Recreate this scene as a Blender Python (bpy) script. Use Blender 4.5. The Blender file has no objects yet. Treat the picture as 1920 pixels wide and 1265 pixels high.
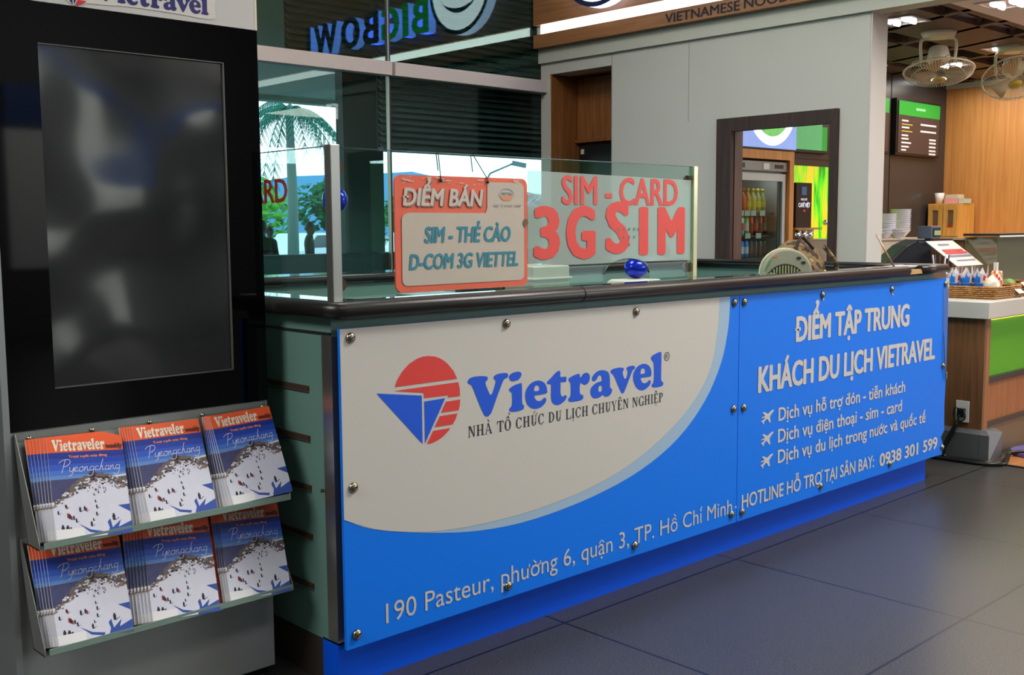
import bpy, bmesh, math, random, unicodedata
from mathutils import Vector, Matrix
random.seed(7)
SC = bpy.context.scene
COL = SC.collection
PI = math.pi

# ------------------------------------------------------------------ camera
cam_d = bpy.data.cameras.new('camera')
cam = bpy.data.objects.new('camera', cam_d)
COL.objects.link(cam)
YAW, PITCH, ROLL, FPX = 0.757396, 0.10347, -0.006611, 2015.8
_f = Vector((math.sin(YAW)*math.cos(PITCH), math.cos(YAW)*math.cos(PITCH), -math.sin(PITCH)))
_r0 = Vector((math.cos(YAW), -math.sin(YAW), 0))
_u0 = _r0.cross(_f)
_r = _r0*math.cos(ROLL)+_u0*math.sin(ROLL)
_u = -_r0*math.sin(ROLL)+_u0*math.cos(ROLL)
M = Matrix((_r, _u, -_f)).transposed().to_4x4()
M.translation = Vector((0, 0, 1.42))
cam.matrix_world = M
cam_d.sensor_fit = 'HORIZONTAL'
cam_d.sensor_width = 36
cam_d.lens = FPX/1920*36
cam_d.clip_start = .05
cam_d.clip_end = 500
SC.camera = cam

# ------------------------------------------------------------------ world, lights, exposure
SC.view_settings.view_transform = 'Standard'
SC.view_settings.look = 'None'
SC.view_settings.exposure = 0.40
SC.view_settings.gamma = 1.0
SC.view_settings.use_curve_mapping = False
SC.cycles.transparent_max_bounces = 24
SC.cycles.max_bounces = 10
SC.cycles.caustics_reflective = False
SC.cycles.caustics_refractive = False
SC.cycles.sample_clamp_indirect = 6

w = bpy.data.worlds.new('sky')
SC.world = w
w.use_nodes = True
nt = w.node_tree
bg = nt.nodes['Background']
tc = nt.nodes.new('ShaderNodeTexCoord')
sx = nt.nodes.new('ShaderNodeSeparateXYZ')
rp = nt.nodes.new('ShaderNodeValToRGB')
nt.links.new(tc.outputs['Generated'], sx.inputs[0])
nt.links.new(sx.outputs['Z'], rp.inputs[0])
nt.links.new(rp.outputs[0], bg.inputs[0])
rp.color_ramp.elements[0].position = 0.0
rp.color_ramp.elements[0].color = (.93, .97, 1, 1)
rp.color_ramp.elements[1].position = .7
rp.color_ramp.elements[1].color = (.55, .75, 1, 1)
bg.inputs[1].default_value = 1.9

def area(name, loc, rot, sx_, sy_, power, col=(1, 1, 1), spread=PI):
    d = bpy.data.lights.new(name, 'AREA')
    d.shape = 'RECTANGLE'; d.size = sx_; d.size_y = sy_; d.energy = power; d.color = col; d.spread = spread
    o = bpy.data.objects.new(name, d); COL.objects.link(o)
    o.location = loc; o.rotation_euler = rot
    return o

# unseen area lights added over the hall; shop_lamp stands for the shop's ceiling lights
area('hall_lamp', (5.6, .2, 4.7), (math.radians(-14), math.radians(8), 0), 3.2, 1.6, 470, (1, .97, .92))
area('window_daylight', (15.0, -8.7, 3.75), (math.radians(80), 0, math.radians(38)), 8, 1.7, 560, (.86, .94, 1))  # added area light high over the back opening, strengthening its daylight
area('hall_lamp', (1.2, -1.6, 4.7), (math.radians(-10), 0, 0), 3.0, 1.6, 60, (1, .97, .93))
area('hall_lamp', (-2.0, 2.0, 4.7), (0, math.radians(-25), 0), 2.4, 2.4, 210, (1, .98, .95))
area('hall_lamp', (3.2, 3.6, 4.75), (0, math.radians(-20), 0), 2.4, 1.4, 130, (1, .98, .95))
area('hall_lamp', (5.6, -6.4, 4.7), (math.radians(-30), 0, 0), 3.0, 1.6, 520, (1, .97, .93))  # added to brighten the unseen wall panel behind the camera
area('shop_lamp', (9.4, 3.9, 2.69), (0, 0, 0), 1.2, 1.2, 22, (1, .92, .8))
area('shop_lamp', (7.6, 2.1, 2.69), (0, 0, 0), 2.4, 1.0, 46, (1, .9, .78))
area('shop_lamp', (7.0, 5.0, 2.6), (0, 0, 0), .8, .5, 20, (1, .93, .82))

# ------------------------------------------------------------------ materials
MATS = {}
def srgb(r, g, b):
    def f(c):
        c /= 255
        return c/12.92 if c <= .04045 else ((c+.055)/1.055)**2.4
    return (f(r), f(g), f(b), 1)

def mat(name, rgb, rough=.5, metal=0.0, emit=0.0, spec=.5, coat=0.0, noise=None, bump=0.0, emit_rgb=None):
    """principled material; noise=(scale, amount[, stretch xyz]) mottles the colour"""
    if name in MATS: return MATS[name]
    m = bpy.data.materials.new(name); m.use_nodes = True
    n = m.node_tree.nodes; l = m.node_tree.links
    p = n['Principled BSDF']
    c = srgb(*rgb)
    p.inputs['Base Color'].default_value = c
    p.inputs['Roughness'].default_value = rough
    p.inputs['Metallic'].default_value = metal
    p.inputs['Specular IOR Level'].default_value = spec
    p.inputs['Coat Weight'].default_value = coat
    p.inputs['Coat Roughness'].default_value = .05
    if emit:
        p.inputs['Emission Color'].default_value = srgb(*(emit_rgb or rgb)); p.inputs['Emission Strength'].default_value = emit
    if noise:
        t = n.new('ShaderNodeTexCoord'); mp = n.new('ShaderNodeMapping'); nz = n.new('ShaderNodeTexNoise')
        mx = n.new('ShaderNodeMix'); mx.data_type = 'RGBA'
        mp.inputs['Scale'].default_value = noise[2] if len(noise) > 2 else (1, 1, 1)
        nz.inputs['Scale'].default_value = noise[0]; nz.inputs['Detail'].default_value = 5
        k = noise[1]
        mx.inputs[6].default_value = tuple(v*(1-k) for v in c[:3])+(1,)
        mx.inputs[7].default_value = tuple(min(1, v*(1+k)) for v in c[:3])+(1,)
        l.new(t.outputs['Object'], mp.inputs[0]); l.new(mp.outputs[0], nz.inputs['Vector'])
        l.new(nz.outputs['Fac'], mx.inputs[0]); l.new(mx.outputs[2], p.inputs['Base Color'])
        if bump:
            b = n.new('ShaderNodeBump'); b.inputs['Strength'].default_value = bump; b.inputs['Distance'].default_value = .002
            l.new(nz.outputs['Fac'], b.inputs['Height']); l.new(b.outputs[0], p.inputs['Normal'])
    MATS[name] = m
    return m

def glass(name, tint, ior=1.5, refl=1.0, rough=0.0):
    """thin clear pane: tinted transparency under a fresnel reflection"""
    if name in MATS: return MATS[name]
    m = bpy.data.materials.new(name); m.use_nodes = True
    n = m.node_tree.nodes; l = m.node_tree.links
    n.remove(n['Principled BSDF'])
    t = n.new('ShaderNodeBsdfTransparent'); g = n.new('ShaderNodeBsdfGlossy'); mx = n.new('ShaderNodeMixShader')
    lw = n.new('ShaderNodeLayerWeight'); lw.inputs[0].default_value = .5
    pw = n.new('ShaderNodeMath'); pw.operation = 'POWER'; pw.inputs[1].default_value = 5
    fr = n.new('ShaderNodeMath'); fr.operation = 'MULTIPLY_ADD'; r0 = ((ior-1)/(ior+1))**2; fr.inputs[1].default_value = 1-r0; fr.inputs[2].default_value = r0
    l.new(lw.outputs['Facing'], pw.inputs[0]); l.new(pw.outputs[0], fr.inputs[0])
    ml = n.new('ShaderNodeMath'); ml.operation = 'MULTIPLY'; ml.use_clamp = True; ml.inputs[1].default_value = refl
    t.inputs[0].default_value = tint+(1,); g.inputs['Roughness'].default_value = rough
    g.inputs['Color'].default_value = (.9, 1, .97, 1)
    l.new(fr.outputs[0], ml.inputs[0]); l.new(ml.outputs[0], mx.inputs[0])
    l.new(t.outputs[0], mx.inputs[1]); l.new(g.outputs[0], mx.inputs[2])
    l.new(mx.outputs[0], n['Material Output'].inputs[0])
    MATS[name] = m
    return m

def wood(name, a, b, scale=3.0, axis=(14, 14, .8), rough=.4):
    if name in MATS: return MATS[name]
    m = mat(name, a, rough)
    n = m.node_tree.nodes; l = m.node_tree.links; p = n['Principled BSDF']
    t = n.new('ShaderNodeTexCoord'); mp = n.new('ShaderNodeMapping'); nz = n.new('ShaderNodeTexNoise'); r = n.new('ShaderNodeValToRGB')
    mp.inputs['Scale'].default_value = axis
    nz.inputs['Scale'].default_value = scale; nz.inputs['Detail'].default_value = 7; nz.inputs['Distortion'].default_value = .6
    r.color_ramp.elements[0].position = .3; r.color_ramp.elements[0].color = srgb(*b)
    r.color_ramp.elements[1].position = .7; r.color_ramp.elements[1].color = srgb(*a)
    l.new(t.outputs['Object'], mp.inputs[0]); l.new(mp.outputs[0], nz.inputs['Vector']); l.new(nz.outputs['Fac'], r.inputs[0])
    l.new(r.outputs[0], p.inputs['Base Color'])
    return m

# ------------------------------------------------------------------ geometry helpers
def tag(o, label=None, cat=None, group=None, kind=None):
    if label: o['label'] = label
    if cat: o['category'] = cat
    if group: o['group'] = group
    if kind: o['kind'] = kind
    return o

def thing(name, loc, label, cat, group=None):
    o = bpy.data.objects.new(name, None); COL.objects.link(o)
    o.location = loc; o.empty_display_size = .05
    return tag(o, label, cat, group)

def origin_of(o):
    v = Vector((0, 0, 0))
    while o is not None:
        v = v+Vector(o.location); o = o.parent
    return v

def link(name, me, mats, parent=None, label=None):
    o = bpy.data.objects.new(name, me); COL.objects.link(o)
    for m in (mats if isinstance(mats, (list, tuple)) else [mats]): me.materials.append(m)
    if parent is not None: o.parent = parent
    if label: o['label'] = label
    return o

class MB:
    """collects shapes in world coordinates, builds one mesh object"""
    def __init__(s): s.v = []; s.f = []; s.mi = []; s.sm = []
    def add(s, vs, fs, mi=0, smooth=False):
        b = len(s.v); s.v += [Vector(v) for v in vs]
        for f in fs: s.f.append([b+i for i in f]); s.mi.append(mi); s.sm.append(smooth)
        return s
    def box(s, a, b, mi=0):
        x0, y0, z0 = (min(a[i], b[i]) for i in range(3)); x1, y1, z1 = (max(a[i], b[i]) for i in range(3))
        vs = [(x0, y0, z0), (x1, y0, z0), (x1, y1, z0), (x0, y1, z0), (x0, y0, z1), (x1, y0, z1), (x1, y1, z1), (x0, y1, z1)]
        return s.add(vs, [(0, 3, 2, 1), (4, 5, 6, 7), (0, 1, 5, 4), (1, 2, 6, 5), (2, 3, 7, 6), (3, 0, 4, 7)], mi)
    def obox(s, c, ax, ay, az, hx, hy, hz, mi=0):
        c, ax, ay, az = Vector(c), Vector(ax).normalized(), Vector(ay).normalized(), Vector(az).normalized()
        vs = [c+ax*hx*i+ay*hy*j+az*hz*k for k in (-1, 1) for i, j in ((-1, -1), (1, -1), (1, 1), (-1, 1))]
        return s.add(vs, [(0, 3, 2, 1), (4, 5, 6, 7), (0, 1, 5, 4), (1, 2, 6, 5), (2, 3, 7, 6), (3, 0, 4, 7)], mi)
    def prism(s, pts, d, mi=0):
        d = Vector(d); n = len(pts); vs = [Vector(p) for p in pts]+[Vector(p)+d for p in pts]
        return s.add(vs, [list(range(n))[::-1], list(range(n, 2*n))]+[(i, (i+1) % n, (i+1) % n+n, i+n) for i in range(n)], mi)
    def rings(s, rs, mi=0, caps=(True, True), smooth=True):
        n = len(rs[0]); vs = [p for r in rs for p in r]
        fs = [(k*n+i, k*n+(i+1) % n, (k+1)*n+(i+1) % n, (k+1)*n+i) for k in range(len(rs)-1) for i in range(n)]
        s.add(vs, fs, mi, smooth); b = len(s.v)-len(vs)
        if caps[0]: s.f.append([b+i for i in range(n)][::-1]); s.mi.append(mi); s.sm.append(False)
        if caps[1]: s.f.append([b+(len(rs)-1)*n+i for i in range(n)]); s.mi.append(mi); s.sm.append(False)
        return s
    def lathe(s, c, prof, n=20, mi=0, axis=(0, 0, 1), caps=(True, True), smooth=True):
        c = Vector(c); a = Vector(axis).normalized()
        e = a.orthogonal().normalized(); g = a.cross(e)
        return s.rings([[c+a*h+(e*math.cos(2*PI*i/n)+g*math.sin(2*PI*i/n))*max(r, 1e-5) for i in range(n)] for r, h in prof], mi, caps, smooth)
    def cyl(s, a, b, r, n=14, mi=0, r2=None):
        a, b = Vector(a), Vector(b); L = (b-a).length
        return s.lathe(a, [(r, 0), (r if r2 is None else r2, L)], n, mi, (b-a))
    def tube(s, path, r, n=8, mi=0, closed=False):
        P = [Vector(p) for p in path]; rs = []; up = None
        N = len(P)
        for i in range(N):
            if closed: d = P[(i+1) % N]-P[i-1]
            else: d = P[min(i+1, N-1)]-P[max(i-1, 0)]
            d.normalize()
            if up is None: up = d.orthogonal().normalized()
            up = (up-d*up.dot(d)); up = up.normalized() if up.length > 1e-6 else d.orthogonal().normalized()
            g = d.cross(up)
            rr = r[min(i, len(r)-1)] if isinstance(r, (list, tuple)) else r
            rs.append([P[i]+(up*math.cos(2*PI*k/n)+g*math.sin(2*PI*k/n))*rr for k in range(n)])
        if closed: rs.append(rs[0]); return s.rings(rs, mi, (False, False))
        return s.rings(rs, mi)
    def ball(s, c, r, n=16, mi=0, sc=(1, 1, 1)):
        c = Vector(c); m = n//2
        rs = [[c+Vector((r*sc[0]*math.sin(PI*j/m)*math.cos(2*PI*i/n), r*sc[1]*math.sin(PI*j/m)*math.sin(2*PI*i/n), -r*sc[2]*math.cos(PI*j/m))) if 0 < j < m
               else c+Vector((1e-5*math.cos(2*PI*i/n), 1e-5*math.sin(2*PI*i/n), -r*sc[2]*math.cos(PI*j/m))) for i in range(n)] for j in range(m+1)]
        return s.rings(rs, mi)
    def xform(s, fn): s.v = [Vector(fn(v)) for v in s.v]; return s
    def build(s, name, mats, parent=None, label=None, bevel=0.0, seg=2, org=None):
        me = bpy.data.meshes.new(name)
        o0 = origin_of(parent) if org is None else Vector(org)
        me.from_pydata([tuple(v-o0) for v in s.v], [], s.f)
        for p, mi, sm in zip(me.polygons, s.mi, s.sm): p.material_index = mi; p.use_smooth = sm
        bm = bmesh.new(); bm.from_mesh(me); bmesh.ops.recalc_face_normals(bm, faces=bm.faces); bm.to_mesh(me); bm.free()
        o = link(name, me, mats, parent, label)
        if parent is None and org is not None: o.location = o0
        if bevel:
            b = o.modifiers.new('bevel', 'BEVEL'); b.width = bevel; b.segments = seg; b.limit_method = 'ANGLE'; b.angle_limit = math.radians(40)
            try: b.harden_normals = False
            except Exception: pass
        return o

def crom(pts, k=4, closed=True):
    n = len(pts); out = []
    rng = range(n) if closed else range(n-1)
    for i in rng:
        if closed: p0, p1, p2, p3 = pts[i-1], pts[i], pts[(i+1) % n], pts[(i+2) % n]
        else: p0, p1, p2, p3 = pts[max(i-1, 0)], pts[i], pts[i+1], pts[min(i+2, n-1)]
        for j in range(k):
            t = j/k
            out.append(tuple(.5*((2*p1[c])+(-p0[c]+p2[c])*t+(2*p0[c]-5*p1[c]+4*p2[c]-p3[c])*t*t+(-p0[c]+3*p1[c]-3*p2[c]+p3[c])*t**3) for c in range(len(p1))))
    if not closed: out.append(tuple(pts[-1]))
    return out

def flat_mesh(shapes, depth=0.0):
    """shapes: list of loops (nested loops make holes) -> (verts, faces) in the XY plane"""
    cu = bpy.data.curves.new('tmp', 'CURVE'); cu.dimensions = '2D'; cu.fill_mode = 'BOTH' if depth else 'BACK'; cu.extrude = depth/2
    for l in shapes:
        sp = cu.splines.new('POLY'); sp.points.add(len(l)-1); sp.use_cyclic_u = True
        for i, p in enumerate(l): sp.points[i].co = (p[0], p[1], 0, 1)
    return curve_data(cu)

def curve_data(cu):
    o = bpy.data.objects.new('tmp', cu); COL.objects.link(o)
    dg = bpy.context.evaluated_depsgraph_get(); me = bpy.data.meshes.new_from_object(o.evaluated_get(dg))
    V = [tuple(v.co) for v in me.vertices]; F = [list(p.vertices) for p in me.polygons]
    bpy.data.objects.remove(o); bpy.data.curves.remove(cu); bpy.data.meshes.remove(me)
    return V, F

def place(V, o, u, v):
    o, u, v = Vector(o), Vector(u), Vector(v); n = u.normalized().cross(v.normalized())
    return [o+u*p[0]+v*p[1]+n*p[2] for p in V]

def flat(mb, shapes, o, u, v, mi=0, depth=0.0):
    V, F = flat_mesh(shapes, depth); mb.add(place(V, o, u, v), F, mi); return mb

TEXT_CACHE = {}
def text_data(s, shear=0.0, res=3):
    k = (s, shear)
    if k not in TEXT_CACHE:
        cu = bpy.data.curves.new('tmp', 'FONT'); cu.body = s; cu.size = 1; cu.shear = shear
        cu.resolution_u = res; cu.fill_mode = 'FRONT'
        TEXT_CACHE[k] = curve_data(cu)
    return TEXT_CACHE[k]
CAP = XH = None
def strokes(pts, t, k=3):
    """thick pen stroke as quads"""
    q = crom(pts, k, False) if len(pts) > 2 else list(pts); L_, R_ = [], []
    for i, p in enumerate(q):
        a, b = q[max(i-1, 0)], q[min(i+1, len(q)-1)]; dx, dy = b[0]-a[0], b[1]-a[1]; n = math.hypot(dx, dy) or 1
        L_.append((p[0]-dy/n*t/2, p[1]+dx/n*t/2)); R_.append((p[0]+dy/n*t/2, p[1]-dx/n*t/2))
    return [[L_[i], L_[i+1], R_[i+1], R_[i]] for i in range(len(q)-1)]
def viet(s, shear):
    """letters and hand-drawn accents of a string, one em high: (verts, faces)"""
    global CAP, XH
    if CAP is None:
        CAP = max(p[1] for p in text_data('H')[0]); XH = max(p[1] for p in text_data('x')[0])
    base = ''; marks = []
    for ch in s:
        d = unicodedata.normalize('NFD', ch); c0 = d[0]; ms = [unicodedata.name(m) for m in d[1:]]
        if ch in 'Đđ': c0 = 'D' if ch == 'Đ' else 'd'; ms = ['STROKE']
        if c0 == 'i' and any('BELOW' not in m for m in ms): pass
        for m in ms: marks.append((len(base), c0, m, ms))
        base += c0
    V, F = text_data(base, shear); V = list(V); F = [list(f) for f in F]
    t = .075
    for i, c0, m, ms in marks:
        w = [p[0] for p in text_data(c0)[0]]; rgt = max(p[0] for p in text_data(base[:i+1])[0]); lft = rgt-(max(w)-min(w)); cx = (lft+rgt)/2
        up = c0.isupper() or c0 in 'dhlb'; top = (CAP if up else XH)+.045; hasc = any('CIRCUMFLEX' in q for q in ms); ps = []
        if 'STROKE' in m:
            if c0 == 'D': ps = strokes([(lft-.05, CAP*.5), (lft+.2, CAP*.5)], t*.8)
            else: ps = strokes([(rgt-.24, CAP*.86), (rgt+.05, CAP*.86)], t*.8)
        elif 'DOT BELOW' in m: ps = [circ(cx, -.12, .055, 10)]
        elif 'HORN' in m: ps = strokes([(rgt-.07, top-.09), (rgt+.03, top-.05), (rgt+.045, top+.05)], t*.75)
        elif 'CIRCUMFLEX' in m: ps = strokes([(cx-.14, top), (cx, top+.12)], t*.8)+strokes([(cx, top+.12), (cx+.14, top)], t*.8)
        else:
            y0 = top+(.15 if hasc else 0); x0 = cx+(.06 if hasc and 'TILDE' not in m else 0)
            if c0 == 'i': y0 = max(y0, CAP*.98)-.06
            if 'ACUTE' in m: ps = strokes([(x0-.06, y0), (x0+.08, y0+.14)], t*.85)
            elif 'GRAVE' in m: ps = strokes([(x0+.06, y0), (x0-.08, y0+.14)], t*.85)
            elif 'TILDE' in m: ps = strokes([(x0-.15, y0+.02), (x0-.07, y0+.09), (x0+.07, y0+.03), (x0+.15, y0+.1)], t*.7)
            elif 'HOOK' in m: ps = strokes([(x0-.06, y0+.15), (x0+.02, y0+.2), (x0+.06, y0+.13), (x0, y0+.07), (x0, y0)], t*.65)
        for q in ps:
            b = len(V); V += [(x+shear*y, y, 2e-5*(1+len(V) % 3)) for x, y in q]; F.append([b+k for k in range(len(q))])
    return V, F
def text(mb, s, o, u, v, x0, x1, base, cap, bold=0.0, shear=0.0, mi=0, depth=0.0):
    """letters from x0 to x1 along u, baseline at base, capitals cap high; bold thickens by that share of cap"""
    V, F = viet(s, shear)
    dx, dy = bold*cap, bold*cap*.5
    xs = [p[0] for p in V]; a, b = min(xs), max(xs)
    kx = (x1-x0-2*dx)/(b-a); ky = (cap-2*dy)/CAP
    Q0 = [(x0+dx+(p[0]-a)*kx, base+dy+p[1]*ky) for p in V]
    n = len(Q0); E = {}
    if depth:
        for f in F:
            for i in range(len(f)):
                e = (f[i], f[(i+1) % len(f)])
                if (e[1], e[0]) in E: E.pop((e[1], e[0]))
                else: E[e] = 1
    lay = 0; k_ = 8 if bold < .06 else 14
    for q_ in range(k_ if bold > 0 else 1):
        for _ in (0,):
            ix_, iy_ = math.cos(2*PI*q_/k_), math.sin(2*PI*q_/k_); lay += 6e-5
            Q = [(x+ix_*dx, y+iy_*dy, depth+lay) for x, y in Q0]
            if depth:
                Q += [(p[0], p[1], 0) for p in Q]
                P_ = place(Q, o, u, v)
                mb.add(P_, [list(f) for f in F], mi); mb.add(P_, [(e[0], e[0]+n, e[1]+n, e[1]) for e in E], mi+1)
            else: mb.add(place(Q, o, u, v), F, mi)
    return mb

def rrect(x0, y0, x1, y1, r, n=5):
    o = []
    for cx, cy, a in ((x1-r, y1-r, 0), (x0+r, y1-r, 90), (x0+r, y0+r, 180), (x1-r, y0+r, 270)):
        for i in range(n+1):
            t = math.radians(a+90*i/n); o.append((cx+r*math.cos(t), cy+r*math.sin(t)))
    return o
def circ(cx, cy, r, n=24, ry=None):
    return [(cx+r*math.cos(2*PI*i/n), cy+(ry or r)*math.sin(2*PI*i/n)) for i in range(n)]

def dup(root, name=None, loc=None, rot=None, label=None, group=None):
    r = root.copy(); COL.objects.link(r)
    if loc is not None: r.location = loc
    if rot is not None: r.rotation_euler = rot
    if label: r['label'] = label
    if group: r['group'] = group
    for ch in list(root.children):
        c = ch.copy(); COL.objects.link(c); c.parent = r
        for g in list(ch.children):
            d = g.copy(); COL.objects.link(d); d.parent = c
    return r

UX, UZ, UY = Vector((1, 0, 0)), Vector((0, 0, 1)), Vector((0, 1, 0))

# word mark and sail outlines, metres on the printed panel (minus 2, minus 0.6)
LET={'V':[[(0.2928,0.3116),(0.3006,0.3217),(0.3217,0.3262),(0.3553,0.3249),(0.3779,0.3209),(0.3819,0.3142),(0.3788,0.3077),(0.372,0.3033),(0.373,0.2938),(0.3819,0.2758),(0.3931,0.2582),(0.4035,0.2656),(0.4141,0.2894),(0.4177,0.3019),(0.412,0.3085),(0.4082,0.3149),(0.4168,0.3226),(0.4377,0.3257),(0.4633,0.3249),(0.4739,0.3203),(0.475,0.3124),(0.469,0.307),(0.4584,0.3041),(0.4513,0.2975),(0.43,0.2601),(0.4016,0.2048),(0.3923,0.1922),(0.3808,0.1859),(0.3705,0.1881),(0.3627,0.1959),(0.3406,0.2361),(0.3167,0.2863),(0.307,0.3008),(0.2971,0.3044)]],
'i':[[(0.4796,0.3067),(0.4833,0.3159),(0.4987,0.3222),(0.5226,0.3234),(0.537,0.3176),(0.5369,0.3079),(0.526,0.2967),(0.5056,0.2927),(0.489,0.2945)],[(0.4792,0.265),(0.4828,0.2707),(0.5055,0.2788),(0.5319,0.2824),(0.5391,0.2796),(0.5402,0.2636),(0.5406,0.2283),(0.5415,0.2105),(0.5494,0.2025),(0.5486,0.1938),(0.5396,0.1887),(0.5143,0.1865),(0.4904,0.1883),(0.4809,0.1924),(0.4798,0.1995),(0.4858,0.2049),(0.491,0.2087),(0.4931,0.2233),(0.4928,0.2443),(0.491,0.2533),(0.4827,0.2594)]],
'e':[[(0.5553,0.2372),(0.5596,0.2544),(0.5756,0.2722),(0.5978,0.2813),(0.6213,0.2825),(0.6425,0.2758),(0.6576,0.2616),(0.6626,0.2449),(0.66,0.2325),(0.6323,0.2317),(0.6012,0.2311),(0.6023,0.2229),(0.6097,0.2141),(0.6222,0.2099),(0.6347,0.2111),(0.6447,0.2172),(0.6536,0.2179),(0.6586,0.2129),(0.6573,0.2049),(0.6472,0.1944),(0.6295,0.1866),(0.6046,0.1843),(0.5848,0.1894),(0.5677,0.2021),(0.5581,0.2192)],[(0.5988,0.2537),(0.6026,0.263),(0.6125,0.2664),(0.622,0.2618),(0.6244,0.2526),(0.6211,0.2467),(0.6013,0.2472)]],
't':[[(0.6643,0.2745),(0.6846,0.2868),(0.7051,0.301),(0.7206,0.3064),(0.7283,0.3051),(0.7309,0.2948),(0.7308,0.2843),(0.7569,0.2822),(0.7616,0.278),(0.7594,0.2654),(0.7542,0.2629),(0.7321,0.2637),(0.7313,0.2511),(0.7307,0.2292),(0.7345,0.2169),(0.7423,0.2124),(0.7515,0.215),(0.758,0.2152),(0.7625,0.2101),(0.7593,0.2022),(0.7462,0.1918),(0.728,0.1857),(0.7099,0.1851),(0.6945,0.1915),(0.6855,0.2035),(0.6823,0.2183),(0.6824,0.2455),(0.6815,0.2627),(0.6667,0.2643),(0.663,0.2683)]],
'r':[[(0.7721,0.2705),(0.7779,0.2764),(0.8017,0.2831),(0.8243,0.2859),(0.831,0.283),(0.8329,0.275),(0.837,0.2716),(0.8418,0.2773),(0.8539,0.2844),(0.8716,0.2849),(0.8839,0.2758),(0.8853,0.2626),(0.8798,0.2501),(0.8662,0.2422),(0.8526,0.2427),(0.8405,0.2495),(0.8351,0.251),(0.8316,0.2403),(0.831,0.2236),(0.8337,0.2112),(0.8459,0.2061),(0.8505,0.1991),(0.8459,0.1903),(0.8283,0.1867),(0.7962,0.1868),(0.7777,0.1893),(0.7711,0.1953),(0.7725,0.2016),(0.7804,0.208),(0.7836,0.2196),(0.7836,0.2454),(0.7818,0.2567),(0.7752,0.2629)]],
'a':[[(0.8962,0.2587),(0.9003,0.2685),(0.9182,0.2818),(0.9404,0.2871),(0.9628,0.2853),(0.9826,0.2783),(0.9934,0.2648),(0.9963,0.2436),(0.997,0.2206),(1.0013,0.2144),(1.0085,0.2088),(1.0062,0.1975),(0.9943,0.1874),(0.9773,0.1846),(0.9646,0.1879),(0.9547,0.1932),(0.9407,0.1869),(0.9212,0.1849),(0.9018,0.1894),(0.8908,0.202),(0.888,0.2154),(0.8935,0.228),(0.9128,0.24),(0.9322,0.2446),(0.9475,0.2458),(0.9503,0.254),(0.9483,0.2646),(0.9405,0.2692),(0.9316,0.2663),(0.9225,0.2559),(0.9128,0.25),(0.9017,0.2511)],[(0.9317,0.2172),(0.935,0.2273),(0.9448,0.2304),(0.9512,0.2255),(0.9513,0.2122),(0.9434,0.207),(0.9345,0.2093)]],
'v':[[(0.9992,0.2766),(1.0051,0.2832),(1.0278,0.2866),(1.0566,0.2867),(1.0736,0.2822),(1.0756,0.2763),(1.0693,0.2697),(1.0701,0.26),(1.0763,0.2465),(1.0824,0.241),(1.0897,0.2451),(1.097,0.2589),(1.0969,0.2702),(1.0907,0.2773),(1.0919,0.2828),(1.1054,0.2864),(1.1275,0.287),(1.1395,0.2823),(1.138,0.2743),(1.1277,0.2697),(1.1203,0.2598),(1.1057,0.2354),(1.0863,0.2034),(1.0766,0.1899),(1.0681,0.186),(1.0596,0.1918),(1.0425,0.2194),(1.0231,0.2519),(1.0112,0.2659),(1.0016,0.2708)]],
'E':[[(1.1291,0.2411),(1.1327,0.2586),(1.15,0.2781),(1.1749,0.2871),(1.1976,0.2875),(1.2206,0.2796),(1.2348,0.265),(1.2394,0.248),(1.2364,0.2368),(1.2313,0.2343),(1.2032,0.2343),(1.1766,0.2343),(1.178,0.2246),(1.1856,0.2156),(1.1996,0.2117),(1.2136,0.2143),(1.2237,0.2207),(1.2327,0.2198),(1.2361,0.2128),(1.2303,0.2026),(1.2138,0.192),(1.191,0.1862),(1.1682,0.1887),(1.1481,0.2016),(1.1342,0.221)],[(1.1739,0.2578),(1.1776,0.2681),(1.1877,0.2712),(1.1973,0.267),(1.1999,0.2569),(1.1967,0.2506),(1.1752,0.2503)]],
'l':[[(1.2357,0.3046),(1.2407,0.3132),(1.2638,0.3211),(1.2924,0.3258),(1.2989,0.3239),(1.3004,0.3104),(1.2996,0.2655),(1.2994,0.2187),(1.3016,0.2101),(1.3122,0.2023),(1.3123,0.1939),(1.3018,0.1891),(1.2783,0.1878),(1.2523,0.1895),(1.2425,0.1947),(1.2414,0.2014),(1.2496,0.2072),(1.2533,0.2201),(1.2542,0.2532),(1.2527,0.2799),(1.2487,0.2902),(1.2396,0.2976)]]}
LOGO={'r1':[(-0.0058,0.327),(0.0045,0.3483),(0.0246,0.3727),(0.0516,0.394),(0.0853,0.4082),(0.1091,0.4122),(0.1295,0.4123),(0.1536,0.4088),(0.1743,0.4016),(0.1917,0.3924),(0.2091,0.3793),(0.2336,0.3536),(0.2482,0.3272)],
'r2':[(-0.0087,0.3155),(0.2527,0.3157),(0.2585,0.2942),(0.2592,0.2691),(0.2072,0.2701),(0.2116,0.2773),(0.1099,0.2794),(0.1085,0.2963)],
'r3':[(0.1992,0.2572),(0.2602,0.2579),(0.2577,0.2386),(0.2531,0.223),(0.1782,0.224)],
'r4':[(0.1738,0.2136),(0.2475,0.2134),(0.24,0.1962),(0.2272,0.1798),(0.1512,0.1808)],
'r5':[(0.1447,0.1696),(0.217,0.1692),(0.2072,0.1597),(0.1946,0.1509),(0.1803,0.1427),(0.1661,0.137),(0.138,0.13),(0.118,0.1307)],
'b1':[(-0.0751,0.315),(0.1005,0.2886),(0.1009,0.1327)],
'b2':[(0.1104,0.2685),(0.1966,0.2694),(0.1105,0.134)]}

# ------------------------------------------------------------------ setting
def struct(mb, name, mats, bevel=0.0, parent=None):
    o = mb.build(name, mats, parent, bevel=bevel)
    if parent is None: o['kind'] = 'structure'
    return o

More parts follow.
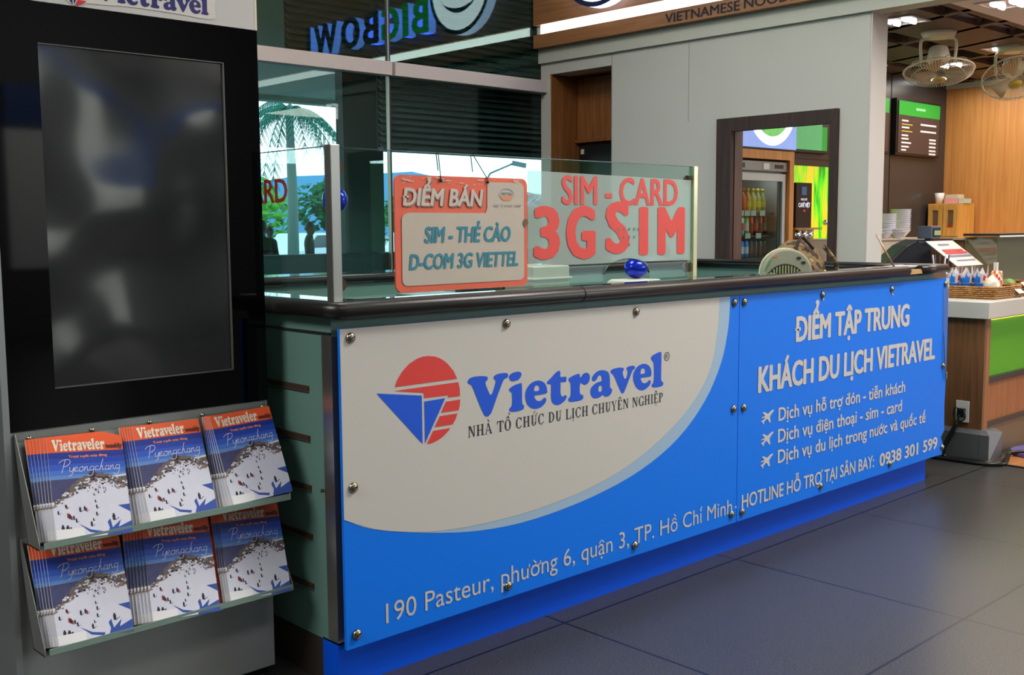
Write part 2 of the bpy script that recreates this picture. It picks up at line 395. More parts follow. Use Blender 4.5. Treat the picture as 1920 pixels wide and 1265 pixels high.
# granite floor: tile joints every 1.055 x 0.98 m
fm = mat('granite', (92, 92, 96), .33, spec=.5)
n = fm.node_tree.nodes; l = fm.node_tree.links; p = n['Principled BSDF']
t = n.new('ShaderNodeTexCoord'); nz = n.new('ShaderNodeTexNoise'); nz.inputs['Scale'].default_value = 160; nz.inputs['Detail'].default_value = 3
nz2 = n.new('ShaderNodeTexNoise'); nz2.inputs['Scale'].default_value = 420
r1 = n.new('ShaderNodeValToRGB'); r1.color_ramp.elements[0].position = .32; r1.color_ramp.elements[0].color = srgb(28, 29, 30)
r1.color_ramp.elements[1].position = .72; r1.color_ramp.elements[1].color = srgb(76, 75, 74)
r2 = n.new('ShaderNodeValToRGB'); r2.color_ramp.elements[0].position = .66; r2.color_ramp.elements[0].color = (0, 0, 0, 1); r2.color_ramp.elements[1].position = .72
m1 = n.new('ShaderNodeMix'); m1.data_type = 'RGBA'; m1.inputs[7].default_value = srgb(150, 148, 144)
br = n.new('ShaderNodeTexBrick'); br.offset = 0; br.squash = 1
br.inputs['Color1'].default_value = (1, 1, 1, 1); br.inputs['Color2'].default_value = (1, 1, 1, 1); br.inputs['Mortar'].default_value = (.16, .16, .17, 1)
br.inputs['Scale'].default_value = 1; br.inputs['Mortar Size'].default_value = .006; br.inputs['Mortar Smooth'].default_value = .3
br.inputs['Brick Width'].default_value = 1.055; br.inputs['Row Height'].default_value = .98
mp = n.new('ShaderNodeMapping'); mp.inputs['Location'].default_value = (-.59+1.055*4, -.63+.98*12, 0)
m2 = n.new('ShaderNodeMix'); m2.data_type = 'RGBA'; m2.blend_type = 'MULTIPLY'; m2.inputs[0].default_value = 1
l.new(t.outputs['Object'], nz.inputs['Vector']); l.new(t.outputs['Object'], nz2.inputs['Vector']); l.new(t.outputs['Object'], mp.inputs[0]); l.new(mp.outputs[0], br.inputs['Vector'])
l.new(nz.outputs['Fac'], r1.inputs[0]); l.new(nz2.outputs['Fac'], r2.inputs[0]); l.new(r2.outputs[0], m1.inputs[0]); l.new(r1.outputs[0], m1.inputs[6])
l.new(m1.outputs[2], m2.inputs[6]); l.new(br.outputs['Color'], m2.inputs[7]); l.new(m2.outputs[2], p.inputs['Base Color'])
b = MB(); b.box((-6, -9, -.1), (22, 6.3, 0)); struct(b, 'floor', fm)

W_PAINT = mat('wall_paint', (192, 191, 181), .75, noise=(3, .03))
W_CEIL = mat('ceiling_paint', (225, 224, 220), .8)
TIMBER = wood('fascia_timber', (166, 116, 72), (140, 92, 54), 2.5, (8, .7, 14))
TIMBER_V = wood('niche_timber', (150, 96, 52), (112, 68, 34), 3, (14, 14, .8))
DARKWOOD = wood('door_frame_wood', (66, 42, 32), (38, 25, 20), 3, (16, 16, 1), .6)
STEEL = mat('brushed_steel', (188, 186, 180), .28, .9, noise=(30, .12, (1, 1, .04)))
CHROME = mat('chrome', (215, 215, 215), .12, 1)
BLACK = mat('black_plastic', (14, 14, 15), .35)
DARK = mat('dark_panel', (40, 38, 38), .4)
WHITE = mat('white_plastic', (232, 230, 226), .4)

b = MB(); b.box((-6, -9, 4.8), (22, 6.2, 5.0)); struct(b, 'ceiling', W_CEIL)
b = MB(); b.box((-3, 4.0, 0), (1.9, 4.15, 4.8)); struct(b, 'wall_back', mat('dark_stone', (22, 27, 28), .4))
b = MB(); b.box((-6.1, -9, 0), (-6, 6.2, 4.8)); struct(b, 'wall_left', W_PAINT)
b = MB(); b.box((21.9, -9, 0), (22, 6.2, 4.8)); struct(b, 'wall_far', W_PAINT)
b = MB(); b.box((-6, -9.1, 0), (11.4, -9, 4.8)); b.box((11.4, -9.1, 3.6), (22, -9, 4.8)); struct(b, 'wall_front', mat('hall_grey', (84, 86, 88), .7))

b = MB(); b.box((4.95, -8.98, .9), (6.3, -8.94, 2.74)); struct(b, 'trim_9', mat('panel_pale', (225, 232, 228), .7))  # unseen pale panel behind the camera, added to reflect in the kiosk screen
b = MB(); b.box((4.95, -8.98, 2.75), (7.6, -8.9, 3.3)); struct(b, 'trim_10', mat('wayfinding_blue', (24, 66, 130), .5))  # unseen wayfinding sign behind the camera, there for the kiosk reflection
b = MB(); b.add([(2, -24, -.2), (70, -24, -.2), (70, -27, 9), (48, -27, 7.5), (34, -27, 9.5), (22, -27, 7), (10, -27, 8.5), (2, -27, 7)], [(0, 1, 2, 3, 4, 5, 6, 7)]); struct(b, 'green_bank', mat('bank_green', (70, 104, 62), .9, noise=(1.2, .6)))  # unseen green sheet behind the camera, added to darken reflections in the glass
# glazed front towards the car park (y = 6.2)
TG = glass('green_tinted_glass', (.52, .78, .76), 1.5, 1.3)
TGC = glass('clear_tinted_glass', (.84, .97, .98), 1.5, .6)
for i, (x0, x1, z0, z1) in enumerate(((1.9, 4.668, .02, 2.47), (4.688, 6.2, .02, 2.47), (1.9, 4.668, 2.565, 4.8), (4.688, 6.2, 2.565, 4.8), (-6, 1.9, .02, 4.8))):
    b = MB(); b.box((x0, 6.2, z0), (x1, 6.206, z1)); struct(b, 'window_%d' % (i+1), TGC if i in (0, 1) else TG)
ALU = mat('transom_aluminium', (196, 184, 176), .45, .0, noise=(20, .03))
b = MB(); b.box((1.9, 6.13, 2.47), (4.665, 6.21, 2.565)); struct(b, 'trim_1', ALU, .003)
b = MB(); b.box((4.69, 6.13, 2.47), (6.2, 6.21, 2.565)); struct(b, 'trim_2', ALU, .003)
b = MB(); b.box((4.668, 6.185, 0), (4.675, 6.215, 4.8)); struct(b, 'trim_3', mat('silver_bead', (170, 168, 150), .35, .6))
b = MB(); b.box((4.675, 6.19, 0), (4.692, 6.215, 4.8)); struct(b, 'trim_4', BLACK)
b = MB(); b.box((1.9, 6.24, 0), (6.2, 6.4, 1.235)); struct(b, 'wall_parapet', mat('parapet_green', (34, 52, 48), .5))

# noodle-shop partition (x = 6.2), with a doorway and a recessed niche
X0, X1 = 6.2, 6.4
b = MB()
b.box((X0, 3.362, 0), (X1, 3.60, 2.70)); b.box((X0, 3.60, 2.09), (X1, 4.455, 2.70)); b.box((X0, 4.455, 0), (X1, 5.45, 2.70))
b.box((X0, 5.45, 2.61), (X1, 6.10, 2.70)); b.box((X0, 6.10, 0), (X1, 6.2, 2.70))
struct(b, 'wall_right', W_PAINT)
b = MB(); b.box((6.196, 5.445, 0), (6.2005, 5.449, 2.70)); b.box((6.197, 4.73, 2.14), (6.2005, 4.733, 2.70)); struct(b, 'trim_5', mat('joint', (150, 150, 144), .8))
b = MB(); b.box((6.205, 3.352, 0), (6.395, 3.362, 2.70)); struct(b, 'trim_6', mat('pillar_white', (196, 193, 190), .6))
# niche lining
b = MB(); b.box((6.4, 5.40, 0), (6.62, 5.45, 2.61)); b.box((6.6, 5.45, 0), (6.65, 6.10, 2.61)); b.box((6.21, 6.085, 0), (6.62, 6.10, 2.61)); b.box((6.4, 5.4, 2.61), (6.65, 6.15, 2.65))
struct(b, 'wall_niche', TIMBER_V)
# beam, lit timber fascia
b = MB(); b.box((6.17, -3, 2.70), (6.32, 6.2, 2.81)); struct(b, 'trim_7', mat('beam_paint', (190, 190, 176), .7))
# doorway frame
d = MB()
for y0, y1, y2 in ((3.554, 3.604, 3.554), (4.467, 4.345, 4.467)):
    d.prism([(6.165, y0, 0), (6.165, y0, 2.137), (6.165, y1, 2.045), (6.165, y1, 0)], (.035, 0, 0))
d.prism([(6.165, 3.554, 2.137), (6.165, 4.467, 2.137), (6.165, 4.345, 2.045), (6.165, 3.604, 2.045)], (.035, 0, 0))
d.box((6.2, 3.60, 0), (6.4, 3.604, 2.07)); d.box((6.2, 3.60, 2.07), (6.4, 4.45, 2.09))
dr = struct(d, 'door_1', DARKWOOD, .012)
j = MB(); j.box((6.2, 4.425, 0), (6.42, 4.45, 2.07)); j.box((6.29, 4.40, 0), (6.32, 4.425, 2.07)); j.build('door_jamb', wood('jamb_wood', (120, 84, 68), (92, 62, 50), 3, (16, 16, 1)), dr)

# the shop: dark back wall, timber side wall, ceiling with soffit
b = MB(); b.box((7.36, 4.75, 1.885), (10.25, 4.85, 2.78)); b.box((8.62, 4.75, 0), (10.25, 4.85, 1.885)); b.box((7.36, 4.75, 0), (8.62, 4.85, 1.2))
b.box((7.4, 4.744, 1.94), (8.6, 4.75, 1.948), 1); b.box((9.16, 4.746, 0), (9.166, 4.75, 2.78), 1)
struct(b, 'wall_shop', [mat('shop_dark_wall', (58, 56, 56), .28), BLACK])
b = MB(); b.box((10.25, 2.2, 0), (10.35, 4.85, 2.78)); struct(b, 'wall_timber', wood('oak_panel', (206, 146, 82), (184, 122, 62), 3, (12, 12, .6), .45))
b = MB(); b.box((10.235, 2.2, 2.69), (10.25, 4.75, 2.78)); struct(b, 'trim_8', W_CEIL)
b = MB(); b.box((6.4, 5.3, 0), (7.42, 5.36, 2.78)); struct(b, 'wall_passage', mat('passage_wall', (120, 100, 84), .7))
b = MB(); b.box((7.368, 4.85, 0), (7.42, 5.3, 2.78)); struct(b, 'wall_recess', mat('passage_wall', (120, 100, 84)))
SOF = mat('soffit_paint', (232, 220, 216), .8)
b = MB(); b.box((6.32, -3, 2.71), (12, 2.95, 2.76)); struct(b, 'ceiling_soffit', SOF)
b = MB(); b.box((6.32, 2.95, 2.84), (10.35, 6.0, 2.88)); struct(b, 'ceiling_shop', mat('ceiling_black', (24, 18, 20), .5))
BRN = wood('ceiling_slat_wood', (92, 64, 54), (68, 46, 40), 3, (3, 3, 3), .5)
b = MB()
def slat(a, c, wd, z0=2.735, z1=2.79):
    a, c = Vector(a+(0,)), Vector(c+(0,)); d = (c-a).normalized(); s = Vector((-d.y, d.x, 0))*wd/2
    b.prism([(a-s)+Vector((0, 0, z0)), (c-s)+Vector((0, 0, z0)), (c+s)+Vector((0, 0, z0)), (a+s)+Vector((0, 0, z0))], (0, 0, z1-z0))
for y, wd in ((3.02, .1), (3.47, .5), (4.15, .45), (4.62, .28)): slat((6.32, y), (10.25, y), wd)
for i in range(9):
    x = 6.2+i*.55; slat((x, 2.95), (x+.75, 4.75), .06)
    slat((x+.75, 2.95), (x, 4.75), .06, 2.74)
struct(b, 'ceiling_slats', BRN)
b = MB(); b.box((6.37, -3, .0), (10.3, 2.62, .004)); b.box((6.365, -3, 0), (6.385, 2.62, .006), 1)
struct(b, 'floor_timber', [wood('floor_planks', (196, 132, 78), (164, 104, 58), 3, (2, 14, 2), .35), BLACK])
# ------------------------------------------------------------------ sales counter (long desk with printed panels)
TEAL = mat('teal_laminate', (104, 142, 132), .45, noise=(6, .08))
RUBBER = mat('black_edge', (30, 27, 26), .33)
TOP = mat('black_glass_top', (20, 22, 24), .04, spec=1.0, coat=.6)
KICK = mat('kick_blue', (0, 90, 240), .5, spec=.3)
PBLUE = mat('print_blue', (8, 126, 255), .5, spec=.3)
PWHITE = mat('print_white', (212, 209, 201), .5)
PLIGHT = mat('print_pale_blue', (166, 196, 222), .5)
PGREY = mat('print_silver', (214, 210, 205), .5)
PRED = mat('print_red', (232, 66, 60), .5)
PNAVY = mat('print_royal', (12, 90, 228), .5)
PINK = mat('print_charcoal', (52, 50, 54), .5)
counter = thing('sales_counter', (3.76, 2.69, 0), 'long counter with blue and white travel agency panels and black rounded edge', 'counter')
b = MB()
b.box((1.80, 2.69, .14), (5.715, 2.80, 1.155)); b.box((1.80, 2.80, .14), (1.92, 4.6, 1.155)); b.box((5.60, 2.80, .14), (5.715, 4.6, 1.155)); b.box((1.92, 4.22, .14), (5.60, 4.6, 1.155))
b.build('body', TEAL, counter)
b = MB(); b.box((1.92, 2.80, 1.0), (5.6, 3.3, 1.05)); b.build('inner_desk', TEAL, counter)
b = MB(); b.box((1.80, 2.69, 0), (5.70, 2.775, .145)); b.build('kick_plate', KICK, counter)
b = MB(); b.box((1.803, 2.775, 0), (1.98, 4.55, .145)); b.build('kick_plate', mat('scuffed_brown', (58, 50, 44), .6, noise=(8, .3)), counter, label='scuffed brown kick plate of the side')
def rail(name, path, z, r=.026, lab=None):
    m = MB(); m.tube([(x, y, z) for x, y in path], r, 14); return m.build(name, RUBBER, counter, lab)
zr = 1.176
rail('edge_rail', [(1.772, 4.6), (1.772, 2.66), (1.785, 2.632), (1.80, 2.625), (5.28, 2.625)], zr)
m = MB(); m.tube([(5.42, 2.627, zr), (5.74, 2.632, zr)], .024, 14); m.build('edge_rail', RUBBER, counter)
m = MB(); m.prism([(5.27, 2.61, 1.158), (5.43, 2.61, 1.158), (5.405, 2.61, 1.182), (5.30, 2.61, 1.182)], (0, .03, 0)); m.build('wood_chip', wood('raw_wood', (216, 176, 120), (190, 146, 92)), counter, 'bare wood where the edge is broken')
m = MB(); m.cyl((2.82, 2.625, zr), (2.823, 2.625, zr), .0275); m.build('rail_joint', BLACK, counter)
rail('edge_rail', [(1.92, 4.22), (5.6, 4.22)], zr, .024); rail('edge_rail', [(5.6, 2.80), (5.6, 4.22)], zr, .022); rail('edge_rail', [(5.745, 2.632), (5.745, 4.6)], zr, .022)
b = MB(); b.box((1.775, 2.63, 1.155), (5.74, 2.82, 1.192)); b.box((1.775, 2.82, 1.155), (1.98, 4.6, 1.192)); b.build('ledge_top', TOP, counter)
b = MB(); b.box((1.98, 4.2, 1.155), (5.74, 4.6, 1.192)); b.box((5.58, 2.82, 1.155), (5.74, 4.2, 1.192)); b.build('rear_ledge', TOP, counter)
b = MB(); b.box((1.795, 2.682, .15), (1.835, 2.735, 1.095)); b.build('corner_strip', STEEL, counter)
b = MB(); b.box((1.794, 2.69, 1.10), (1.802, 4.6, 1.106)); b.build('side_joint', DARK, counter)
for z in (.925, .769, .612, .457, .297):
    b = MB(); b.box((1.795, 2.815, z-.008), (1.802, 4.2, z+.008)); b.box((1.7935, 2.815, z-.011), (1.797, 4.2, z-.008), 1)
    b.build('side_slot', [mat('slot_brown', (70, 52, 40), .5), STEEL], counter)
b = MB(); b.lathe((1.79, 2.735, .62), [(.006, 0), (.006, .008)], 8, axis=(-1, 0, 0)); b.build('bracket_hole', mat('slot_brown', (70, 52, 40)), counter)

PY = 2.640                       # printed faces of the panels
OP, PU, PV = Vector((0, PY, 0)), UX, UZ
def pp(shapes, mi=0, lift=.001, mb=None):
    mb = mb or MB(); return flat(mb, shapes, Vector((0, PY-lift, 0)), UX, UZ, mi)
XS = 3.825
left = MB(); left.box((1.797, PY, .139), (XS-.002, PY+.012, 1.12)); lp = left.build('printed_panel', PBLUE, counter, 'white panel with blue swoosh and agency logo')
right = MB()
flat(right, [[(XS+.002, .139), (5.70, .139), (5.79, .135), (5.796, .20), (5.77, .235), (5.808, .27), (5.80, .42), (5.806, .6), (5.803, 1.121), (XS+.002, 1.12)]], (0, PY+.006, 0), UX, UZ, 0, .012)
rp_ = right.build('printed_panel', PBLUE, counter, 'blue panel with meeting point lettering')
inner = [(1.797, .546), (1.908, .496), (2.031, .462), (2.162, .438), (2.347, .424), (2.599, .425), (2.876, .452), (3.118, .507), (3.345, .600), (3.517, .709), (3.623, .830), (3.663, .958), (3.676, 1.05), (3.678, 1.12)]
outer = [(1.797, .546), (1.908, .494), (2.117, .441), (2.347, .402), (2.599, .392), (2.905, .418), (3.182, .474), (3.414, .567), (3.59, .699), (3.697, .844), (3.742, .976), (3.753, 1.06), (3.755, 1.12)]
b = pp([crom(outer, 4, False)+[(1.797, 1.12)]], 0, .0006); b.build('pale_band', PLIGHT, lp)
b = pp([crom(inner, 4, False)+[(1.797, 1.12)]], 0, .0012); b.build('white_field', PWHITE, lp)
def let(k): return [crom([(x+2, z+.6) for x, z in l_], 3) for l_ in LET[k]]
def lg(k): return [(x+2, z+.6) for x, z in LOGO[k]]
b = MB()
for k in 'Vietrav': pp(let(k), 0, .002, b)
pp(let('E'), 0, .002, b); pp(let('l'), 0, .002, b)
b.build('brand_name', PNAVY, lp)
b = MB()
for k in ('r1', 'r2', 'r3', 'r4', 'r5'): pp([lg(k)], 0, .002, b)
for k in ('b1', 'b2'): pp([lg(k)], 1, .002, b)
b.build('sail_logo', [PRED, PNAVY], lp)
b = MB(); pp([circ(3.334, .904, .0175, 24), circ(3.334, .904, .0145, 24)], 0, .002, b)
text(b, 'R', (0, PY-.002, 0), UX, UZ, 3.326, 3.342, .896, .017); b.build('registered_mark', PINK, lp)

# serif capitals for the tagline (one unit high)
def serif(ch):
    P = []; S = .19; H = .05
    def box(a, c, d_, e): P.append([(a, c), (d_, c), (d_, e), (a, e)])
    def stem(x, wd=S, ser=(1, 1)):
        box(x, 0, x+wd, 1)
        if ser[0]: box(x-.09, 0, x+wd+.09, .05)
        if ser[1]: box(x-.09, .95, x+wd+.09, 1)
    def bowl(cx, cy, rx, ry, a0, a1, tk=S, tn=.075, n=16):
        o, i = [], []
        for k in range(n+1):
            t_ = math.radians(a0+(a1-a0)*k/n); th = tn+(tk-tn)*abs(math.cos(t_))
            o.append((cx+rx*math.cos(t_), cy+ry*math.sin(t_))); i.append((cx+(rx-th)*math.cos(t_), cy+(ry-tn)*math.sin(t_)))
        P.append(o+i[::-1])
    wd = .9
    if ch == 'N': stem(.12, .08); stem(.74, .08, (0, 1)); P.append([(.1, 1), (.34, 1), (.82, 0), (.70, 0)]); wd = .95
    elif ch == 'H': stem(.12); stem(.66); box(.2, .47, .7, .53); wd = .97
    elif ch == 'A': P.append([(.36, 1), (.48, 1), (.86, 0), (.68, 0)]); P.append([(.36, 1), (.42, .96), (.14, 0), (.08, 0)]); box(.2, .3, .66, .35); box(0, 0, .26, .05); box(.58, 0, .95, .05); wd = .95
    elif ch == 'T': stem(.36, S, (1, 0)); box(.03, .93, .84, 1); P.append([(.03, 1), (.03, .7), (.07, .7), (.14, .95)]); P.append([(.84, 1), (.84, .7), (.8, .7), (.73, .95)]); wd = .87
    elif ch == 'O': bowl(.45, .5, .42, .52, 0, 360, .2, .075, 28); wd = .9
    elif ch in 'CG':
        bowl(.47, .5, .43, .52, 40, 320, .2, .075, 24); P.append([(.76, 1.0), (.8, 1.0), (.8, .66), (.76, .66), (.7, .88)])
        if ch == 'C': P.append([(.8, .14), (.84, .2), (.78, .26), (.74, .12)])
        else: box(.68, 0.02, .82, .42); box(.58, .38, .9, .43)
        wd = .88
    elif ch == 'U': box(.14, .3, .33, 1); box(.66, .3, .73, 1); box(.05, .95, .4, 1); box(.58, .95, .84, 1); bowl(.435, .32, .295, .34, 180, 360, .19, .08); wd = .88
    elif ch == 'D': stem(.12, S, (0, 0)); box(.03, 0, .4, .05); box(.03, .95, .4, 1); bowl(.36, .5, .5, .5, -90, 90, .2, .075); wd = .92
    elif ch == 'L': stem(.12); box(.2, 0, .74, .06); P.append([(.74, 0), (.78, .32), (.74, .32), (.64, .05)]); wd = .8
    elif ch == 'I': stem(.12); wd = .42
    elif ch == 'Y': box(.36, 0, .51, .45); box(.25, 0, .62, .05); P.append([(.06, 1), (.24, 1), (.5, .42), (.37, .42)]); P.append([(.72, 1), (.78, 1), (.5, .42), (.44, .42)]); box(0, .95, .34, 1); box(.6, .95, .88, 1); wd = .87
    elif ch == 'E': stem(.12); box(.2, 0, .7, .06); box(.2, .94, .68, 1); box(.2, .48, .52, .53); P.append([(.7, 0), (.74, .28), (.7, .28), (.6, .05)]); P.append([(.68, 1), (.7, .74), (.66, .74), (.58, .95)]); box(.5, .38, .54, .63); wd = .78
    elif ch == 'P': stem(.12); bowl(.36, .74, .36, .26, -90, 90, .19, .075); box(.2, .48, .38, .53); box(.2, .95, .38, 1); wd = .75
    else: wd = .38
    return P, wd
def serif_line(mb, s, marks, x0, x1, base, cap, lift):
    polys = []; x = 0; pos = []
    for ch in s:
        P, wd = serif(ch); pos.append((x, wd))
        polys += [[(px+x, py) for px, py in q] for q in P]; x += wd+.1
    for i, kind in marks:
        cx = pos[i][0]+pos[i][1]/2
        if kind == 'grave': polys.append([(cx-.18, 1.34), (cx-.05, 1.34), (cx+.1, 1.1), (cx+.02, 1.1)])
        if kind == 'acute': polys.append([(cx+.2, 1.36), (cx+.06, 1.36), (cx-.08, 1.1), (cx, 1.1)])
        if kind in ('hat', 'hathook'):
            polys.append([(cx-.24, 1.08), (cx-.14, 1.08), (cx, 1.24), (cx+.14, 1.08), (cx+.24, 1.08), (cx+.05, 1.34), (cx-.05, 1.34)])
        if kind == 'hathook': polys.append([(cx+.1, 1.36), (cx+.16, 1.36), (cx+.28, 1.5), (cx+.22, 1.64), (cx+.08, 1.6), (cx+.1, 1.54), (cx+.2, 1.54), (cx+.2, 1.48)])
        if kind == 'dot': polys.append(circ(cx, -.2, .08, 10))
        if kind == 'horn': polys.append([(cx+.28, .95), (cx+.42, 1.0), (cx+.46, 1.16), (cx+.36, 1.2), (cx+.36, 1.06)])
    k = (x1-x0)/(x-.1)
    for q in polys:
        V = [(x0+px*k, base+py*cap, 0) for px, py in q]; mb.add(place(V, (0, PY-lift, 0), UX, UZ), [list(range(len(V)))])
b = MB(); S_ = 'NHA TO CHUC DU LICH CHUYEN NGHIEP'
serif_line(b, S_, [(2, 'grave'), (5, 'hathook'), (9, 'acute'), (9, 'horn'), (16, 'dot'), (24, 'hat'), (31, 'hat'), (31, 'dot')], 2.292, 3.312, .7265, .037, .002)
b.build('tagline', PINK, lp)

def ptext(par, name, s, x0, x1, base, cap, bold=0.0, m=PGREY, shear=0):
    b = MB(); text(b, s, (0, PY-.0015, 0), UX, UZ, x0, x1, base, cap, bold, shear); return b.build(name, m, par)
ptext(lp, 'address_line', '190 Pasteur, phường 6, quận 3, TP. Hồ Chí Minh', 1.945, 3.79, .1855, .063)
ptext(lp, 'address_line', '-', 3.812, 3.822, .187, .06)
ptext(rp_, 'headline', 'ĐIỂM TẬP TRUNG', 4.259, 5.352, .886, .117, .058)
ptext(rp_, 'headline', 'KHÁCH DU LỊCH VIETRAVEL', 3.971, 5.66, .685, .117, .055)
ptext(rp_, 'service_line', 'Dịch vụ hỗ trợ đón - tiễn khách', 4.136, 5.33, .540, .061, .035)
ptext(rp_, 'service_line', 'Dịch vụ điện thoại - sim - card', 4.135, 5.30, .442, .061, .035)
ptext(rp_, 'service_line', 'Dịch vụ du lịch trong nước và quốc tế', 4.137, 5.574, .347, .061, .035)
ptext(rp_, 'hotline', 'HOTLINE HỖ TRỢ TẠI SÂN BAY: ', 3.861, 5.02, .189, .062, .03)
ptext(rp_, 'hotline', '0938 301 599', 5.075, 5.726, .181, .066, .06)
PLANE = [(.0, .5), (.06, .56), (.3, .62), (.1, .9), (.2, .92), (.52, .72), (.78, .9), (.97, .95), (1, .86), (.86, .74), (.68, .5), (.75, .05), (.66, .06), (.46, .38), (.24, .22), (.22, .02), (.14, .06), (.12, .2), (0, .24), (.02, .3), (.16, .34), (.32, .5)]
for zc in (.573, .474, .375):
    b = MB(); pp([[(4.0+px*.1, zc-.033+pz*.062) for px, pz in PLANE]], 0, .0015, b); b.build('aeroplane_icon', PGREY, rp_)
SCREW = mat('screw_steel', (170, 160, 140), .25, 1)
def screw(x, z, par):
    m = MB(); m.lathe((x, PY-.001, z), [(.0165, 0), (.0165, .004), (.012, .009), (.004, .011)], 14, axis=(0, -1, 0)); m.obox((x, PY-.0115, z), (1, 0, .6), (0, 1, 0), (-.6, 0, 1), .010, .0015, .0016, 1)
    m.build('screw', [SCREW, DARK], par)
for x in (1.834, 2.469, 3.145, 3.786):
    screw(x, 1.092, lp); screw(x, .181, lp)
screw(1.832, .639, lp); screw(3.79, .639, lp)
for x, z in ((3.858, 1.091), (4.487, 1.091), (5.153, 1.088), (5.758, 1.089), (3.865, .635), (5.763, .638), (3.865, .177), (4.508, .18), (5.186, .179), (5.785, .178)): screw(x, z, rp_)
TAPE = glass('clear_tape', (.86, .92, 1.0), 1.6, 2.2, .25)
b = MB(); b.prism([(5.735, PY-.003, 1.06), (5.80, PY-.003, 1.07), (5.79, PY-.004, .82), (5.745, PY-.004, .83)], (0, .0008, 0)); b.build('tape_strip', TAPE, rp_)
b = MB(); b.tube(crom([(5.755, PY-.006, .82), (5.757, PY-.01, .72), (5.77, PY-.008, .66), (5.775, PY-.012, .60), (5.79, PY-.01, .56), (5.80, PY-.006, .60)], 4, False), .0035, 6); b.build('loose_wire', mat('grey_cable', (120, 116, 112), .5), rp_)
b = MB(); b.prism([(5.762, PY-.002, 1.119), (5.803, PY-.002, 1.12), (5.801, PY-.002, 1.04)], (0, .001, 0)); b.build('bare_corner', mat('board_cream', (214, 204, 186), .6), rp_, 'torn corner showing the cream board')
for k in range(3):
    b = MB(); x = (4.49, 5.155, 5.16)[k]; b.prism([(x, PY-.0015, 1.072-k*.006), (x+.012, PY-.0015, 1.075-k*.006), (x+.008, PY-.0015, 1.06-k*.006)], (0, .0005, 0)); b.build('paint_chip', PGREY, rp_)
# ------------------------------------------------------------------ information kiosk with magazine racks
KX0, KX1, KY = .935, 1.722, 2.93
kiosk = thing('information_kiosk', (1.33, 3.06, 0), 'tall silver and black kiosk with dark switched off screen and agency header', 'kiosk')
KSILVER = mat('kiosk_silver', (172, 176, 172), .42, .1, noise=(24, .05, (1, 1, .05)))
b = MB(); b.box((KX0+.017, KY+.004, .03), (KX1, 3.2, .886)); b.build('lower_cabinet', KSILVER, kiosk, bevel=.002)
b = MB(); b.box((KX0+.03, KY+.03, 0), (KX1-.02, 3.18, .03)); b.build('plinth', BLACK, kiosk)
b = MB(); b.box((KX0+.017, KY+.01, .886), (KX1, 3.2, 2.46)); b.build('upper_cabinet', KSILVER, kiosk)
b = MB(); b.box((KX0, KY-.006, .03), (KX0+.017, 3.2, 2.46)); b.build('side_trim', mat('trim_silver', (182, 188, 190), .3, .7), kiosk)
gl = MB()
BZ = mat('bezel_glass', (3, 3, 5), .04, spec=.22)
flat(gl, [[(KX0+.017, .888), (KX1, .888), (KX1, 2.007), (KX0+.017, 2.007)], [(1.075, .993), (1.606, .993), (1.606, 1.902), (1.075, 1.902)]], (0, KY+.004, 0), UX, UZ, 0, .008)
gl.build('bezel', BZ, kiosk)
sm_ = mat('screen_glass', (24, 28, 27), .12, spec=1.0)
n = sm_.node_tree.nodes; l = sm_.node_tree.links
t = n.new('ShaderNodeTexCoord'); nz = n.new('ShaderNodeTexNoise'); nz.inputs['Scale'].default_value = 3.2; nz.inputs['Detail'].default_value = 0
bp = n.new('ShaderNodeBump'); bp.inputs['Strength'].default_value = .8; bp.inputs['Distance'].default_value = .05
l.new(t.outputs['Object'], nz.inputs['Vector']); l.new(nz.outputs['Fac'], bp.inputs['Height']); l.new(bp.outputs[0], n['Principled BSDF'].inputs['Normal'])
b = MB(); b.box((1.075, KY+.006, .993), (1.606, KY+.009, 1.902)); b.build('screen', sm_, kiosk)
b = MB(); b.box((1.075, KY-.001, 1.9005), (1.606, KY+.006, 1.9035)); b.box((1.6045, KY-.001, .993), (1.6085, KY+.006, 1.903)); b.box((1.075, KY-.001, .9915), (1.606, KY+.006, .9945)); b.build('screen_edge', mat('screen_edge_grey', (92, 90, 86), .4), kiosk)
b = MB(); b.box((KX0+.017, KY, 2.009), (KX1, KY+.01, 2.46)); hd = b.build('header_panel', mat('header_white', (206, 206, 204), .5, noise=(9, .02)), kiosk)
b = MB(); b.box((KX1-.006, KY-.001, 2.009), (KX1+.001, 3.2, 2.46)); b.build('header_edge', mat('edge_cream', (226, 222, 196), .5), kiosk)
# header logo: the same word mark, smaller, with a pale sticker border
def hk(p, dx=0, dz=0, k=.325): return (1.5645+(p[0]-3.312)*k+dx, 2.0355+(p[1]-.794)*k*1.18+dz)
b = MB()
for k in ('V', 'i', 'e', 't', 'r', 'a', 'v', 'E', 'l'): flat(b, [[hk(q) for q in lo] for lo in let(k)], (0, KY-.002, 0), UX, UZ)
b.build('brand_name', mat('header_navy', (24, 20, 110), .5), hd)
b = MB()
for k in ('r1', 'r2', 'r3', 'r4', 'r5'): flat(b, [[hk(q) for q in lg(k)]], (0, KY-.002, 0), UX, UZ, 0)
for k in ('b1', 'b2'): flat(b, [[hk(q) for q in lg(k)]], (0, KY-.002, 0), UX, UZ, 1)
b.build('sail_logo', [mat('header_red', (205, 44, 50), .5), mat('header_navy', (24, 20, 110))], hd)
b = MB()
b.prism([(x, KY, z) for x, z in crom([(1.12, 2.06), (1.17, 2.012), (1.21, 2.02), (1.26, 2.022), (1.32, 2.026), (1.45, 2.026), (1.575, 2.024), (1.585, 2.06), (1.58, 2.14), (1.4, 2.16), (1.2, 2.16), (1.13, 2.12)], 5)], (0, -.0015, 0))
b.build('sticker_border', mat('sticker_white', (222, 220, 214), .4), hd)

